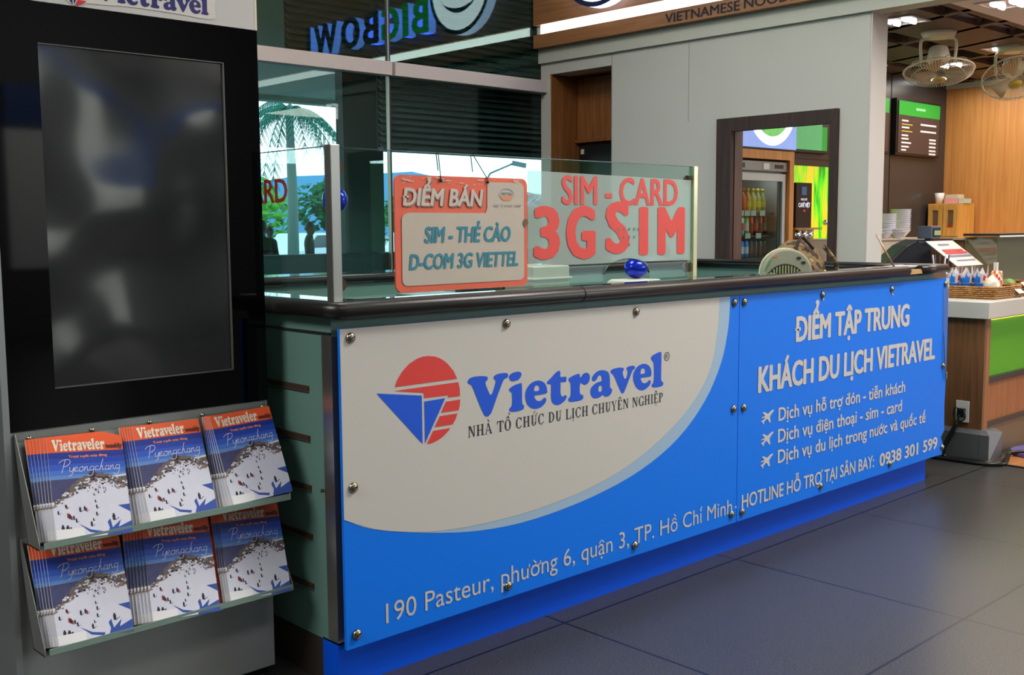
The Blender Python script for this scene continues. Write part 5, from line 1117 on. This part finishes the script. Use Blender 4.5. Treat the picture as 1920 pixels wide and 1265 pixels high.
b = MB(); b.lathe((8.17, 4.52, 1.301), [(.05, 0), (.05, .02), (.01, .03), (.01, .10), (.07, .11), (.06, .2)], 18); o = b.build('table_lamp', mat('lamp_cream', (232, 186, 120), .5, emit=.2), org=(8.17, 4.52, 1.3)); tag(o, 'cream lamp on the bench at the right of the doorway view', 'lamp')

# recessed ceiling lights and orbit fans
LGT = mat('lamp_glow', (255, 255, 255), .5, emit=4.5); LFR = mat('lamp_frame', (196, 190, 196), .3, .4)
for k, (x, y, z, lab) in enumerate(((6.79, 3.47, 2.733, 'square recessed light nearest the partition edge'), (6.62, 2.72, 2.708, 'square recessed light in the white soffit'), (8.45, 3.47, 2.733, 'square recessed light right of the first fan'), (8.95, 4.13, 2.733, 'square recessed light between the two fans'), (9.75, 4.58, 2.733, 'square recessed light near the dark wall corner'), (10.0, 3.45, 2.733, 'square recessed light at the far right beyond the second fan'))):
    t_ = thing('ceiling_light', (x, y, z), lab, 'ceiling light', 'recessed shop ceiling lights')
    b = MB(); flat(b, [[(x-.14, y-.14), (x+.14, y-.14), (x+.14, y+.14), (x-.14, y+.14)], [(x-.12, y-.12), (x+.12, y-.12), (x+.12, y+.12), (x-.12, y+.12)]], (0, 0, z), UX, UY, 0, .01); b.build('frame', LFR, t_)
    b = MB(); b.box((x-.12, y-.12, z-.001), (x+.12, y+.12, z+.001)); b.build('reflector', mat('reflector', (206, 200, 206), .2, .5), t_)
    for dx, dy in ((-.055, -.055), (.055, -.055), (-.055, .055), (.055, .055)):
        b = MB(); b.tube([(x+dx-.03, y+dy, z-.008), (x+dx+.03, y+dy, z-.008)], .013, 10); b.build('lamp', LGT, t_)
def fan(x, y, z, tilt, az, lab):
    f_ = thing('orbit_fan', (x, y, z), lab, 'fan', 'orbit fans under the shop ceiling')
    CRM = mat('fan_cream', (232, 228, 208), .4); GW = mat('fan_wire', (222, 212, 186), .4); 
    b = MB(); b.lathe((x, y, z-.04), [(.10, 0), (.12, .04)], 20); b.build('ceiling_plate', CRM, f_)
    for s in (-1, 1):
        b = MB(); P = [(x+s*.06*math.sin(az+PI/2), y+s*.06*math.cos(az+PI/2), z-.04), (x+s*.115*math.sin(az+PI/2), y+s*.115*math.cos(az+PI/2), z-.06), (x+s*.11*math.sin(az+PI/2), y+s*.11*math.cos(az+PI/2), z-.20)]
        b.tube(crom(P, 5, False), .011, 8); b.build('yoke_arm', CRM, f_)
    ax = Vector((math.sin(tilt)*math.sin(az), math.sin(tilt)*math.cos(az), -math.cos(tilt))); c = Vector((x, y, z-.10))
    b = MB(); b.lathe(c, [(.04, 0), (.062, .01), (.078, .08), (.07, .11), (.05, .125)], 20, axis=ax); b.build('motor', CRM, f_)
    g = c+ax*.17
    b = MB(); e = ax.orthogonal().normalized(); h = ax.cross(e)
    def ring(r, d, k=28): return [g+ax*d+(e*math.cos(2*PI*i/k)+h*math.sin(2*PI*i/k))*r for i in range(k)]
    for i in range(10):
        a_ = 2*PI*i/10; dr = e*math.cos(a_)+h*math.sin(a_); b.tube(crom([g+dr*.06-ax*.045, g+dr*.15-ax*.05, g+dr*.205-ax*.03, g+dr*.228], 3, False), .003, 5)
    b.tube(ring(.12, -.05), .003, 5, closed=True); b.build('rear_guard', GW, f_)
    b = MB()
    for i in range(72):
        a_ = 2*PI*i/72; dr = e*math.cos(a_)+h*math.sin(a_); b.tube([g+dr*.228, g+dr*.222+ax*.03, g+dr*.18+ax*.055, g+dr*.05+ax*.065], .0016, 4)
    b.build('front_guard', GW, f_)
    b = MB(); b.tube(ring(.23, 0, 40), .007, 6, closed=True); b.build('guard_ring', GW, f_)
    b = MB(); b.lathe(g, [(.045, .064), (.045, .07), (.02, .074)], 20, axis=ax); b.build('badge', mat('fan_badge', (200, 176, 70), .3, .4), f_)
    b = MB()
    for i in range(3):
        a0 = 2*PI*i/3; P = []
        for a_, r, d in ((a0, .03, -.01), (a0+.2, .19, -.02), (a0+.9, .20, .03), (a0+.75, .04, .02)): P.append(g+(e*math.cos(a_)+h*math.sin(a_))*r+ax*d)
        b.prism(P, ax*.003)
    b.build('blades', mat('fan_blade', (170, 140, 96), .4), f_)
fan(7.40, 3.50, 2.735, .22, -2.2, 'cream orbit fan hanging left, guard tipped almost flat')
fan(8.45, 3.42, 2.735, .62, -2.2, 'cream orbit fan hanging right, guard tilted towards the viewer')
b = MB(); b.lathe((6.40, 3.39, 2.43), [(.03, 0), (.03, .012), (.012, .03)], 14, axis=(1, 0, 0)); b.prism([(6.40, 3.38, 2.25), (6.425, 3.38, 2.27), (6.43, 3.38, 2.32), (6.425, 3.38, 2.37), (6.40, 3.38, 2.385)], (0, .03, 0)); b.box((6.40, 3.385, 2.405), (6.47, 3.40, 2.411)); o = b.build('wall_hook', mat('hook_cream', (206, 186, 140), .4), org=(6.30, 3.35, 2.36)); tag(o, 'small cream fitting on the end face of the partition', 'fitting')

# ------------------------------------------------------------------ things on the sales counter
fn = thing('box_fan', (4.80, 2.98, 1.05), 'grey and green box fan with round slatted grille behind the counter edge', 'fan')
FAX = Vector((-.72, -.69, 0)).normalized(); FSD = Vector((.69, -.72, 0)).normalized(); FC = Vector((4.715, 2.98, 1.166))
FGR = mat('fan_grey', (150, 152, 132), .4); FDK = mat('fan_shadow', (48, 50, 40), .5); FGN = mat('fan_green', (92, 140, 80), .4); FYW = mat('fan_rim', (214, 206, 150), .4)  # dark tone serves the grille well, its ring and the vent holes
def fl(x, y, d): return FC+FSD*x+UZ*y+FAX*d
def fbody(pts, d0, d1, nm, m, bev=0):
    b = MB(); b.prism([fl(x, y, d0) for x, y in pts], FAX*(d1-d0)); return b.build(nm, m, fn, bevel=bev)
hull = [(-.125, -.135), (.125, -.135)]+[(.125*math.cos(t_), .01+.122*math.sin(t_)) for t_ in [i*PI/20 for i in range(21)]]
fbody(hull, -.05, .03, 'body', FGR, .01); fbody([(x*1.02, y*1.02) for x, y in hull], -.06, -.03, 'rear_rim', FYW, .006)
fbody(circ(-.01, -.045, .098, 32), .03, .034, 'grille_well', FDK)
for i in range(-6, 7):
    x = i*.0125; x *= 1.16; hh = math.sqrt(max(.0004, .095**2-x*x)); b = MB(); b.obox(fl(x-.01, -.045, .038), FSD, UZ, FAX, .0035, hh, .004); b.build('grille_slat', mat('slat_olive', (156, 160, 120), .4), fn)
b = MB(); b.tube([fl(-.01+.099*math.cos(2*PI*i/32), -.045+.099*math.sin(2*PI*i/32), .036) for i in range(32)], .004, 6, closed=True); b.build('grille_ring', FDK, fn)
for x, y in ((.055, .085), (.078, .062)): fbody(circ(x, y, .012, 14, .007), .03, .033, 'vent_hole', FDK)
for x, y, r in ((-.095, .05, .03), (.10, -.03, .024), (-.1, .0, .02)): fbody(crom([(x-r*.5, y-r), (x, y-r*.3), (x+r*.5, y+r), (x, y+r*.4)], 4), .03, .0325, 'leaf_print', FGN)
fbody(circ(-.062, .095, .008, 12), .03, .033, 'orange_dot', mat('dot_orange', (226, 120, 70), .4))
bp_ = thing('backpack', (5.0, 3.08, 1.05), 'camouflage fabric bag slumped behind the box fan', 'bag')
CAMO = mat('camouflage', (120, 96, 62), .85)
n = CAMO.node_tree.nodes; l = CAMO.node_tree.links
t = n.new('ShaderNodeTexCoord'); nz = n.new('ShaderNodeTexNoise'); nz.inputs['Scale'].default_value = 18; nz.inputs['Detail'].default_value = 1.5
rr = n.new('ShaderNodeValToRGB'); rr.color_ramp.interpolation = 'CONSTANT'; rr.color_ramp.elements[0].color = srgb(62, 44, 30); rr.color_ramp.elements[1].position = .46; rr.color_ramp.elements[1].color = srgb(128, 102, 66); e_ = rr.color_ramp.elements.new(.58); e_.color = srgb(92, 86, 48); e_ = rr.color_ramp.elements.new(.64); e_.color = srgb(160, 136, 96)
l.new(t.outputs['Object'], nz.inputs['Vector']); l.new(nz.outputs['Fac'], rr.inputs[0]); l.new(rr.outputs[0], n['Principled BSDF'].inputs['Base Color'])
b = MB(); rs = []; rd = random.Random(2)
for j in range(12):
    t_ = j/11; sc = math.sin(PI*(.28+.70*t_))**.5
    rs.append([(5.06+(.20*sc*(1+rd.uniform(-.03, .03)))*math.cos(2*PI*i/24), 3.14+.14*sc*(1+rd.uniform(-.03, .03))*math.sin(2*PI*i/24), 1.051+.283*t_+.012*math.sin(5*2*PI*i/24)*sc*(t_ > .2)) for i in range(24)])
b.rings(rs); b.build('body', CAMO, bp_)
b = MB(); b.tube(crom([(4.90, 3.05, 1.27), (4.94, 3.04, 1.35), (4.99, 3.05, 1.345), (5.05, 3.03, 1.29)], 6, False), .009, 6); b.build('strap', mat('strap_brown', (58, 44, 34), .8), bp_)
b = MB(); b.tube(crom([(5.14, 3.02, 1.30), (5.22, 3.0, 1.22), (5.25, 2.99, 1.12), (5.25, 2.98, 1.06)], 6, False), .012, 6); b.build('strap', CAMO, bp_)
ah = thing('sign_holder', (5.25, 2.74, 1.192), 'tilted clear acrylic sign holder at the right end of the counter', 'sign holder')
D_ = Vector((.887, .46, 0)).normalized(); Q_ = Vector((.46, -.887, 0))
AC = mat('acrylic_edge', (170, 136, 112), .2)
bse = Vector((5.19, 2.645, 1.193)); top = bse+Vector((-.058, .076, .168))
b = MB(); b.prism([bse-D_*.06*0, bse+D_*.09, top+D_*.09, top], Q_*.004); b.build('face', glass('acrylic', (.86, .80, .76), 1.5, 1.4), ah)
b = MB(); b.tube([bse, top], .004, 6); b.tube([bse+D_*.09, top+D_*.09], .004, 6); b.tube([top, top+D_*.09], .004, 6); b.prism([bse, bse+D_*.09, bse+D_*.09+Vector((-.075, .08, 0)), bse+Vector((-.075, .08, 0))], (0, 0, .004)); b.build('edge', AC, ah)
b = MB(); b.box((5.28, 2.66, 1.1925), (5.48, 2.76, 1.1975)); o = b.build('paper_pad', WHITE, org=(5.38, 2.7, 1.192)); tag(o, 'white paper pad lying right of the clear sign holder', 'paper')
b = MB(); b.prism([(3.06, 2.66, 1.193), (3.36, 2.64, 1.193), (3.34, 2.70, 1.193), (3.10, 2.71, 1.193)], (0, 0, .002)); o = b.build('paper_slip', mat('slip_grey', (160, 154, 158), .5), org=(3.2, 2.68, 1.193)); tag(o, 'grey paper slip lying in the arched opening of the glass', 'paper')
b = MB(); b.prism([(3.46, 2.66, 1.193), (3.66, 2.67, 1.193), (3.62, 2.69, 1.193)], (0, 0, .002)); o = b.build('plastic_scrap', WHITE, org=(3.55, 2.67, 1.193)); tag(o, 'white scrap of plastic at the foot of the right glass post', 'scrap')
td = thing('tape_dispenser', (5.36, 4.32, 1.193), 'small silver tape dispenser on the rear ledge right of the glass', 'tape dispenser')
b = MB(); b.prism([(5.28, 4.28, 1.193), (5.42, 4.28, 1.193), (5.44, 4.28, 1.235), (5.28, 4.28, 1.22)], (0, .05, 0)); b.build('base', mat('dispenser_silver', (190, 192, 196), .3, .5), td); b = MB(); b.lathe((5.39, 4.275, 1.25), [(.035, 0), (.035, .03)], 20, axis=(0, 1, 0)); b.build('roll', mat('roll_grey', (120, 122, 126), .3), td)
# things on the inner desk, seen through the glass
b = MB(); b.box((2.95, 3.0, 1.051), (3.16, 3.22, 1.26)); b.box((2.94, 2.99, 1.205), (3.17, 3.23, 1.215)); o = b.build('printer', mat('printer_cream', (214, 202, 182), .4), org=(3.05, 3.1, 1.05), bevel=.006); tag(o, 'cream ticket printer on the inner desk behind the lettering', 'printer')
b = MB(); b.box((2.70, 3.05, 1.051), (2.84, 3.18, 1.21)); b.box((2.84, 3.09, 1.16), (2.89, 3.15, 1.19)); o = b.build('card_terminal', BLACK, org=(2.77, 3.1, 1.05), bevel=.008); tag(o, 'black card terminal on the inner desk behind the sign edge', 'terminal')
b = MB(); b.ball((3.73, 3.13, 1.228), .048, 20, 0, (1.3, 1, .98)); o = b.build('ornament', mat('blue_foil', (14, 44, 190)), org=(3.73, 3.13, 1.18)); tag(o, 'blue foil ornament seen through the arched opening', 'ornament')
b = MB(); b.box((3.60, 3.02, 1.051), (3.80, 3.20, 1.18)); o = b.build('cash_tray', mat('tray_cream', (206, 206, 190), .4), org=(3.7, 3.1, 1.05), bevel=.02); tag(o, 'pale rounded tray on the inner desk beside the right glass post', 'tray')
b = MB(); b.box((2.12, 2.96, 1.051), (2.34, 3.16, 1.16)); b.box((2.13, 2.97, 1.16), (2.33, 3.15, 1.166), 1); o = b.build('paper_stack', [mat('tray_grey', (120, 122, 120), .4), WHITE], org=(2.2, 3, 1.05)); tag(o, 'grey paper tray on the inner desk below the hanging sign', 'paper tray')
b = MB(); b.box((2.40, 2.92, 1.051), (2.62, 3.16, 1.175)); o = b.build('keyboard_shelf', STEEL, org=(2.5, 3, 1.05), bevel=.004); tag(o, 'low metal unit on the inner desk at the right of the hanging sign', 'unit')
# ------------------------------------------------------------------ outside: car park, palm, trees, people
GZ = -.2
b = MB(); b.box((-30, 6.45, GZ-.1), (160, 160, GZ)); o = b.build('car_park', mat('asphalt', (150, 154, 150), .8, noise=(.6, .15))); o['kind'] = 'structure'
b = MB(); b.box((-6, 6.45, 4.05), (18, 19.5, 4.3)); b.box((-6, 19.2, 3.95), (18, 19.5, 4.05)); b.box((-6, 11, 3.75), (18, 11.4, 4.05)); o = b.build('canopy', mat('canopy_paint', (112, 142, 124), .8)); o['kind'] = 'structure'
b = MB(); b.box((4.98, 7.2, GZ), (5.37, 7.3, 4.05)); o = b.build('column', mat('column_grey', (64, 86, 78), .7)); o['kind'] = 'structure'
# louvred blinds behind the upper panes and the right-hand pane
LV = mat('louvre_green', (44, 58, 52), .6)
def louvre(x0, x1, z0, z1, lab):
    t_ = thing('louvre_blind', ((x0+x1)/2, 6.32, z0), lab, 'blind', 'louvred blinds behind the glazed front')
    b = MB(); k = int((z1-z0)/.045)
    for i in range(k): b.obox(((x0+x1)/2, 6.33, z0+.03+i*.045), (1, 0, 0), (0, .8, .6), (0, -.6, .8), (x1-x0)/2, .03, .003)
    b.build('slats', LV, t_)
    b = MB(); b.box((x0, 6.365, z0), (x1, 6.37, z1)); b.build('backing', mat('louvre_back', (22, 30, 28), .7), t_)
    b = MB(); b.box((x0, 6.30, z0-.01), (x1, 6.37, z0+.02)); b.build('bottom_bar', mat('louvre_bar', (30, 36, 34), .5), t_)
louvre(4.70, 6.9, 1.97, 4.7, 'dark louvred blind filling the right-hand pane down to head height')
louvre(3.95, 4.66, 2.56, 4.7, 'dark louvred blind behind the upper pane left of the silver mullion')

def leafball(mb, c, R, n, s, mi=0, sq=(1, 1, .8), rd=random.Random(1)):
    for k in range(n):
        a_, e = rd.uniform(0, 2*PI), math.acos(rd.uniform(-1, 1)); r = R*rd.uniform(.55, 1)**.5*(1+.18*math.sin(3*a_)*math.sin(2*e))
        p_ = Vector(c)+Vector((r*sq[0]*math.sin(e)*math.cos(a_), r*sq[1]*math.sin(e)*math.sin(a_), r*sq[2]*math.cos(e)))
        d = Vector((rd.uniform(-1, 1), rd.uniform(-1, 1), rd.uniform(-.6, .6))).normalized(); q = d.orthogonal().normalized()
        mb.add([p_-d*s, p_+q*s*.5, p_+d*s, p_-q*s*.5], [(0, 1, 2, 3)], mi)
GR = [mat('leaf_green', (58, 136, 52), .7, spec=.15), mat('leaf_dark', (36, 98, 54), .7, spec=.15), mat('leaf_light', (104, 172, 62), .7, spec=.15)]
BARK = mat('bark', (120, 110, 92), .8, noise=(14, .3))
def tree(x, y, h, R, k, lab):
    t_ = thing('tree', (x, y, GZ), lab, 'tree', 'trees across the car park')
    b = MB(); b.tube([(x, y, GZ), (x+.1, y, GZ+h*.5), (x, y, GZ+h)], [R*.09, R*.07, R*.03], 8); b.build('trunk', BARK, t_)
    b = MB(); rd = random.Random(int(x*10+y))
    for i in range(7): leafball(b, (x+rd.uniform(-.6, .6)*R, y+rd.uniform(-.5, .5)*R, GZ+h+rd.uniform(-.35, .4)*R), R*.62, 300, R*.10, 0, (1, 1, .85), rd)
    b.build('crown', GR[k], t_)
LAB = [(17, 36, 2.3, 2.2, 0, 'bushy tree left of the palm trunk, seen past the kiosk'), (21.5, 40, 2.6, 2.4, 2, 'light green bushy tree behind the palm trunk'), (28, 41, 2.4, 2.0, 1, 'dark green tree right of the palm'),
       (38.5, 49, 2.2, 2.1, 1, 'dark tree just right of the column'), (42, 47, 2.0, 2.0, 0, 'mid green tree below the street lamp'), (46, 47, 1.8, 1.9, 1, 'dark low tree right of the street lamp'), (33, 46, 2.0, 1.6, 0, 'mid green tree hidden partly by the column')]
for a_ in LAB: tree(*a_)
pt = thing('palm_tree', (15.9, 25.5, GZ), 'tall palm tree with drooping fronds outside the glazed front', 'palm')
px_, py_ = 15.9, 25.5; PH = 4.55
b = MB(); b.tube([(px_, py_, GZ), (px_+.04, py_, 2.2), (px_, py_, PH)], [.17, .14, .10], 10); b.build('trunk', mat('palm_trunk', (96, 120, 110), .7, noise=(9, .2, (1, 1, 6))), pt)
PF = mat('palm_leaf', (40, 104, 84), .7, spec=.1)
rd = random.Random(11)
for k in range(15):
    a_ = 2*PI*k/15+rd.uniform(-.15, .15); el = rd.uniform(.15, .9) if k % 3 else rd.uniform(-.2, .2); L = rd.uniform(1.5, 1.95); b = MB(); P = []
    for i in range(15):
        t_ = i/14; P.append(Vector((px_+math.cos(a_)*L*t_*math.cos(el*(1-t_*.4)), py_+math.sin(a_)*L*t_*math.cos(el*(1-t_*.4)), PH+L*(math.sin(el)*t_-1.05*t_*t_))))
    b.tube(P, [.022-.001*i for i in range(15)], 5)
    for i in range(1, 15):
        d = (P[i]-P[i-1]).normalized(); s = Vector((-math.sin(a_), math.cos(a_), 0))
        for sg_ in (-1, 1):
            for q in (0, .5):
                p0 = P[i]-d*(q*.12); ln = .55*(1-.5*abs(i/14-.4)); tip = p0+s*sg_*ln*.55+d*ln*.5+Vector((0, 0, -ln*.55))
                b.add([p0, p0+d*.05, tip+d*.012, tip], [(0, 1, 2, 3)])
    b.build('frond', PF, pt)
# distant ridge, with haze mixed into its blue colour
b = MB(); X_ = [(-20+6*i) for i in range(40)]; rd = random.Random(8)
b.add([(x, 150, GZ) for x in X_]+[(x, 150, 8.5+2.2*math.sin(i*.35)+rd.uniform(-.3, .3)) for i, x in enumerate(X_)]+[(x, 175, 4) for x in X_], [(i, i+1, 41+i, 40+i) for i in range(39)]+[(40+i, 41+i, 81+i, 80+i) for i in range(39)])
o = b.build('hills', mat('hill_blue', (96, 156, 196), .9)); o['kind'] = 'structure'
# hedge
b = MB(); rd = random.Random(6)
for i in range(26): leafball(b, (10+i*1.1, 33.5+i*.02, GZ+.55), .8, 120, .16, 0, (1, .8, .8), rd)
o = b.build('hedge', GR[1], org=(22, 33, GZ)); tag(o, 'clipped green hedge along the far side of the car park', 'hedge', kind='stuff')
# street lamp
sl = thing('street_lamp', (39.4, 43.5, GZ), 'grey street lamp with angled head over the trees', 'street lamp')
b = MB(); b.tube([(39.4, 43.5, GZ), (39.4, 43.5, 4.0), (39.5, 43.4, 4.25)], .06, 8); b.tube([(39.5, 43.4, 4.25), (40.4, 42.6, 4.75)], .05, 6); b.build('pole', mat('lamp_post', (120, 126, 126), .5), sl)
b = MB(); b.obox((40.7, 42.4, 4.72), (.75, -.6, -.2), (.6, .75, 0), (.2, 0, 1), .38, .16, .12); b.build('lamp_head', mat('lamp_head_grey', (96, 104, 108), .5), sl)
ps = thing('lamp_post', (12.8, 22.0, GZ), 'thin pale pole between the two standing people outside', 'pole')
b = MB(); b.cyl((12.8, 22.0, GZ), (12.8, 22.0, 2.3), .05, 8); b.build('pole', mat('pole_pale', (160, 190, 206), .4), ps)
# parked cars
def car(x, y, az, rgb, lab):
    t_ = thing('car', (x, y, GZ), lab, 'car', 'parked cars')
    R_ = Matrix.Rotation(az, 3, 'Z')
    def w_(p_): return Vector((x, y, GZ))+R_ @ Vector(p_)
    prof = [(-2.1, .3), (-2.1, .75), (-1.95, .9), (-1.3, .95), (-.8, 1.42), (.7, 1.45), (1.35, .98), (2.0, .85), (2.1, .6), (2.1, .3)]
    b = MB(); b.prism([w_((a_, -.8, z)) for a_, z in prof], R_ @ Vector((0, 1.6, 0))); b.build('body', mat('car_%d_%d_%d' % rgb, rgb, .25, coat=.6), t_, bevel=.05)
    b = MB()
    for s in (-.81, .785): b.prism([w_((a_, s, z)) for a_, z in [(-1.15, .98), (-.75, 1.36), (.62, 1.38), (1.15, 1.0)]], R_ @ Vector((0, .025, 0)))
    b.build('side_windows', mat('car_glass', (40, 60, 72), .08), t_)
    for a_ in (-1.3, 1.3):
        for s in (-.82, .62):
            b = MB(); b.cyl(w_((a_, s, .32)), w_((a_, s+.2, .32)), .32, 16); b.build('wheel', mat('tyre', (24, 24, 26), .7), t_)
car(19.2, 29.6, .3, (226, 232, 238), 'white parked car behind the larger standing person'); car(12.6, 28.0, .3, (120, 170, 206), 'light blue parked car left of the palm trunk'); car(24.5, 30.5, .3, (214, 226, 232), 'white parked car farther right, behind the glass post')

# people standing outside
SKIN = mat('skin', (84, 56, 44), .6); HAIR = mat('hair_black', (20, 18, 18), .6)
def person(x, y, h, az, lab, top, legs):
    s = h/1.70
    root = thing('person', (x, y, GZ), lab, 'person', None)
    J = {'pelvis': (0, 0, .92), 'spine': (0, .01, 1.15), 'chest': (0, .02, 1.34), 'neck': (0, .01, 1.47), 'head': (0, -.01, 1.56),
         'ls': (.18, .01, 1.40), 'le': (.23, .02, 1.13), 'lw': (.20, -.14, .95), 'lh': (.19, -.2, .90), 'rs': (-.18, .01, 1.40), 're': (-.23, .02, 1.13), 'rw': (-.2, -.14, .95), 'rh': (-.19, -.2, .90),
         'lhip': (.10, 0, .88), 'lk': (.11, -.02, .50), 'la': (.11, .02, .09), 'lt': (.12, -.14, .03), 'rhip': (-.10, 0, .88), 'rk': (-.11, -.02, .50), 'ra': (-.11, .02, .09), 'rt': (-.12, -.14, .03)}
    Rr = {'pelvis': .135, 'spine': .12, 'chest': .14, 'neck': .055, 'head': .06, 'ls': .062, 'le': .045, 'lw': .032, 'lh': .036, 'rs': .062, 're': .045, 'rw': .032, 'rh': .036, 'lhip': .092, 'lk': .062, 'la': .042, 'lt': .035, 'rhip': .092, 'rk': .062, 'ra': .042, 'rt': .035}
    E_ = [('pelvis', 'spine'), ('spine', 'chest'), ('chest', 'neck'), ('neck', 'head'), ('chest', 'ls'), ('ls', 'le'), ('le', 'lw'), ('lw', 'lh'), ('chest', 'rs'), ('rs', 're'), ('re', 'rw'), ('rw', 'rh'), ('pelvis', 'lhip'), ('lhip', 'lk'), ('lk', 'la'), ('la', 'lt'), ('pelvis', 'rhip'), ('rhip', 'rk'), ('rk', 'ra'), ('ra', 'rt')]
    ks = list(J); Rm = Matrix.Rotation(az, 3, 'Z')
    me = bpy.data.meshes.new('tmp'); me.from_pydata([tuple(Rm @ Vector(J[k])*s) for k in ks], [(ks.index(a_), ks.index(c_)) for a_, c_ in E_], [])
    tmp = bpy.data.objects.new('tmp', me); COL.objects.link(tmp)
    sk = tmp.modifiers.new('skin', 'SKIN'); sk.use_smooth_shade = True
    for i, k in enumerate(ks):
        v = me.skin_vertices[0].data[i]; v.radius = (Rr[k]*s, Rr[k]*s*(.8 if k in ('chest', 'spine', 'pelvis') else 1)); v.use_root = (k == 'pelvis')
    sb_ = tmp.modifiers.new('sub', 'SUBSURF'); sb_.levels = 2; sb_.render_levels = 2
    dg = bpy.context.evaluated_depsgraph_get(); m2 = bpy.data.meshes.new_from_object(tmp.evaluated_get(dg)); bpy.data.objects.remove(tmp); bpy.data.meshes.remove(me)
    m2.materials.clear()
    o = link('body', m2, [top, legs, SKIN], root)
    for p_ in m2.polygons:
        z = p_.center.z/s; xx = (Rm.inverted() @ p_.center).x/s; yy = (Rm.inverted() @ p_.center).y/s
        p_.material_index = 2 if z > 1.47 or (yy < -.08 and .8 < z < 1.05) else (1 if z < .95 else 0); p_.use_smooth = True
    hd_ = MB()
    rs = []
    for j in range(11):
        t_ = j/10; zz = 1.50+.235*t_; r = .078*math.sin(PI*(.12+.86*t_))**.5
        rs.append([Vector((x, y, GZ))+Rm @ (Vector((r*.92*math.cos(2*PI*i/16), -.012+r*1.12*math.sin(2*PI*i/16)-(.012 if j == 4 and i == 12 else 0), zz))*s) for i in range(16)])
    hd_.rings(rs); hd_.build('head', SKIN, root)
    fc = MB()
    for sx2 in (-.03, .03): fc.ball(Vector((x, y, GZ))+Rm @ (Vector((sx2, -.092, 1.625))*s), .010*s, 8, 0)
    fc.ball(Vector((x, y, GZ))+Rm @ (Vector((0, -.104, 1.595))*s), .014*s, 8, 1, (.8, 1, 1.3)); fc.ball(Vector((x, y, GZ))+Rm @ (Vector((0, -.09, 1.558))*s), .018*s, 8, 2, (1.2, .5, .35))
    for sx2 in (-.076, .076): fc.ball(Vector((x, y, GZ))+Rm @ (Vector((sx2, -.005, 1.605))*s), .022*s, 8, 1, (.4, .7, 1))
    fc.build('face', [HAIR, SKIN, mat('lips', (120, 60, 56), .6)], root)
    hr = MB(); rs = []
    for j in range(7):
        t_ = j/6; zz = 1.63+.118*t_; r = .090*math.cos(t_*PI/2*.97)**.55
        rs.append([Vector((x, y, GZ))+Rm @ (Vector((r*.95*math.cos(2*PI*i/16), .004+r*1.1*math.sin(2*PI*i/16), zz-(.05*(1-t_) if 1 <= i <= 7 else 0)))*s) for i in range(16)])
    hr.rings(rs); hr.build('hair', HAIR, root)
person(11.1, 17.2, 1.68, .9, 'person in dark clothes standing sideways outside, larger of the two silhouettes', mat('shirt_dark', (16, 22, 20), .8), mat('trousers_dark', (16, 18, 20), .8))
person(12.15, 20.4, 1.62, .3, 'person in dark clothes standing farther left outside, smaller silhouette', mat('shirt_navy', (14, 20, 24), .8), mat('trousers_dark', (28, 34, 36)))
person(9.12, 15.55, 1.70, 2.6, 'person in dark clothes half hidden by the kiosk edge, outside at the left', mat('shirt_green', (16, 24, 20), .8), mat('trousers_dark', (28, 34, 36)))
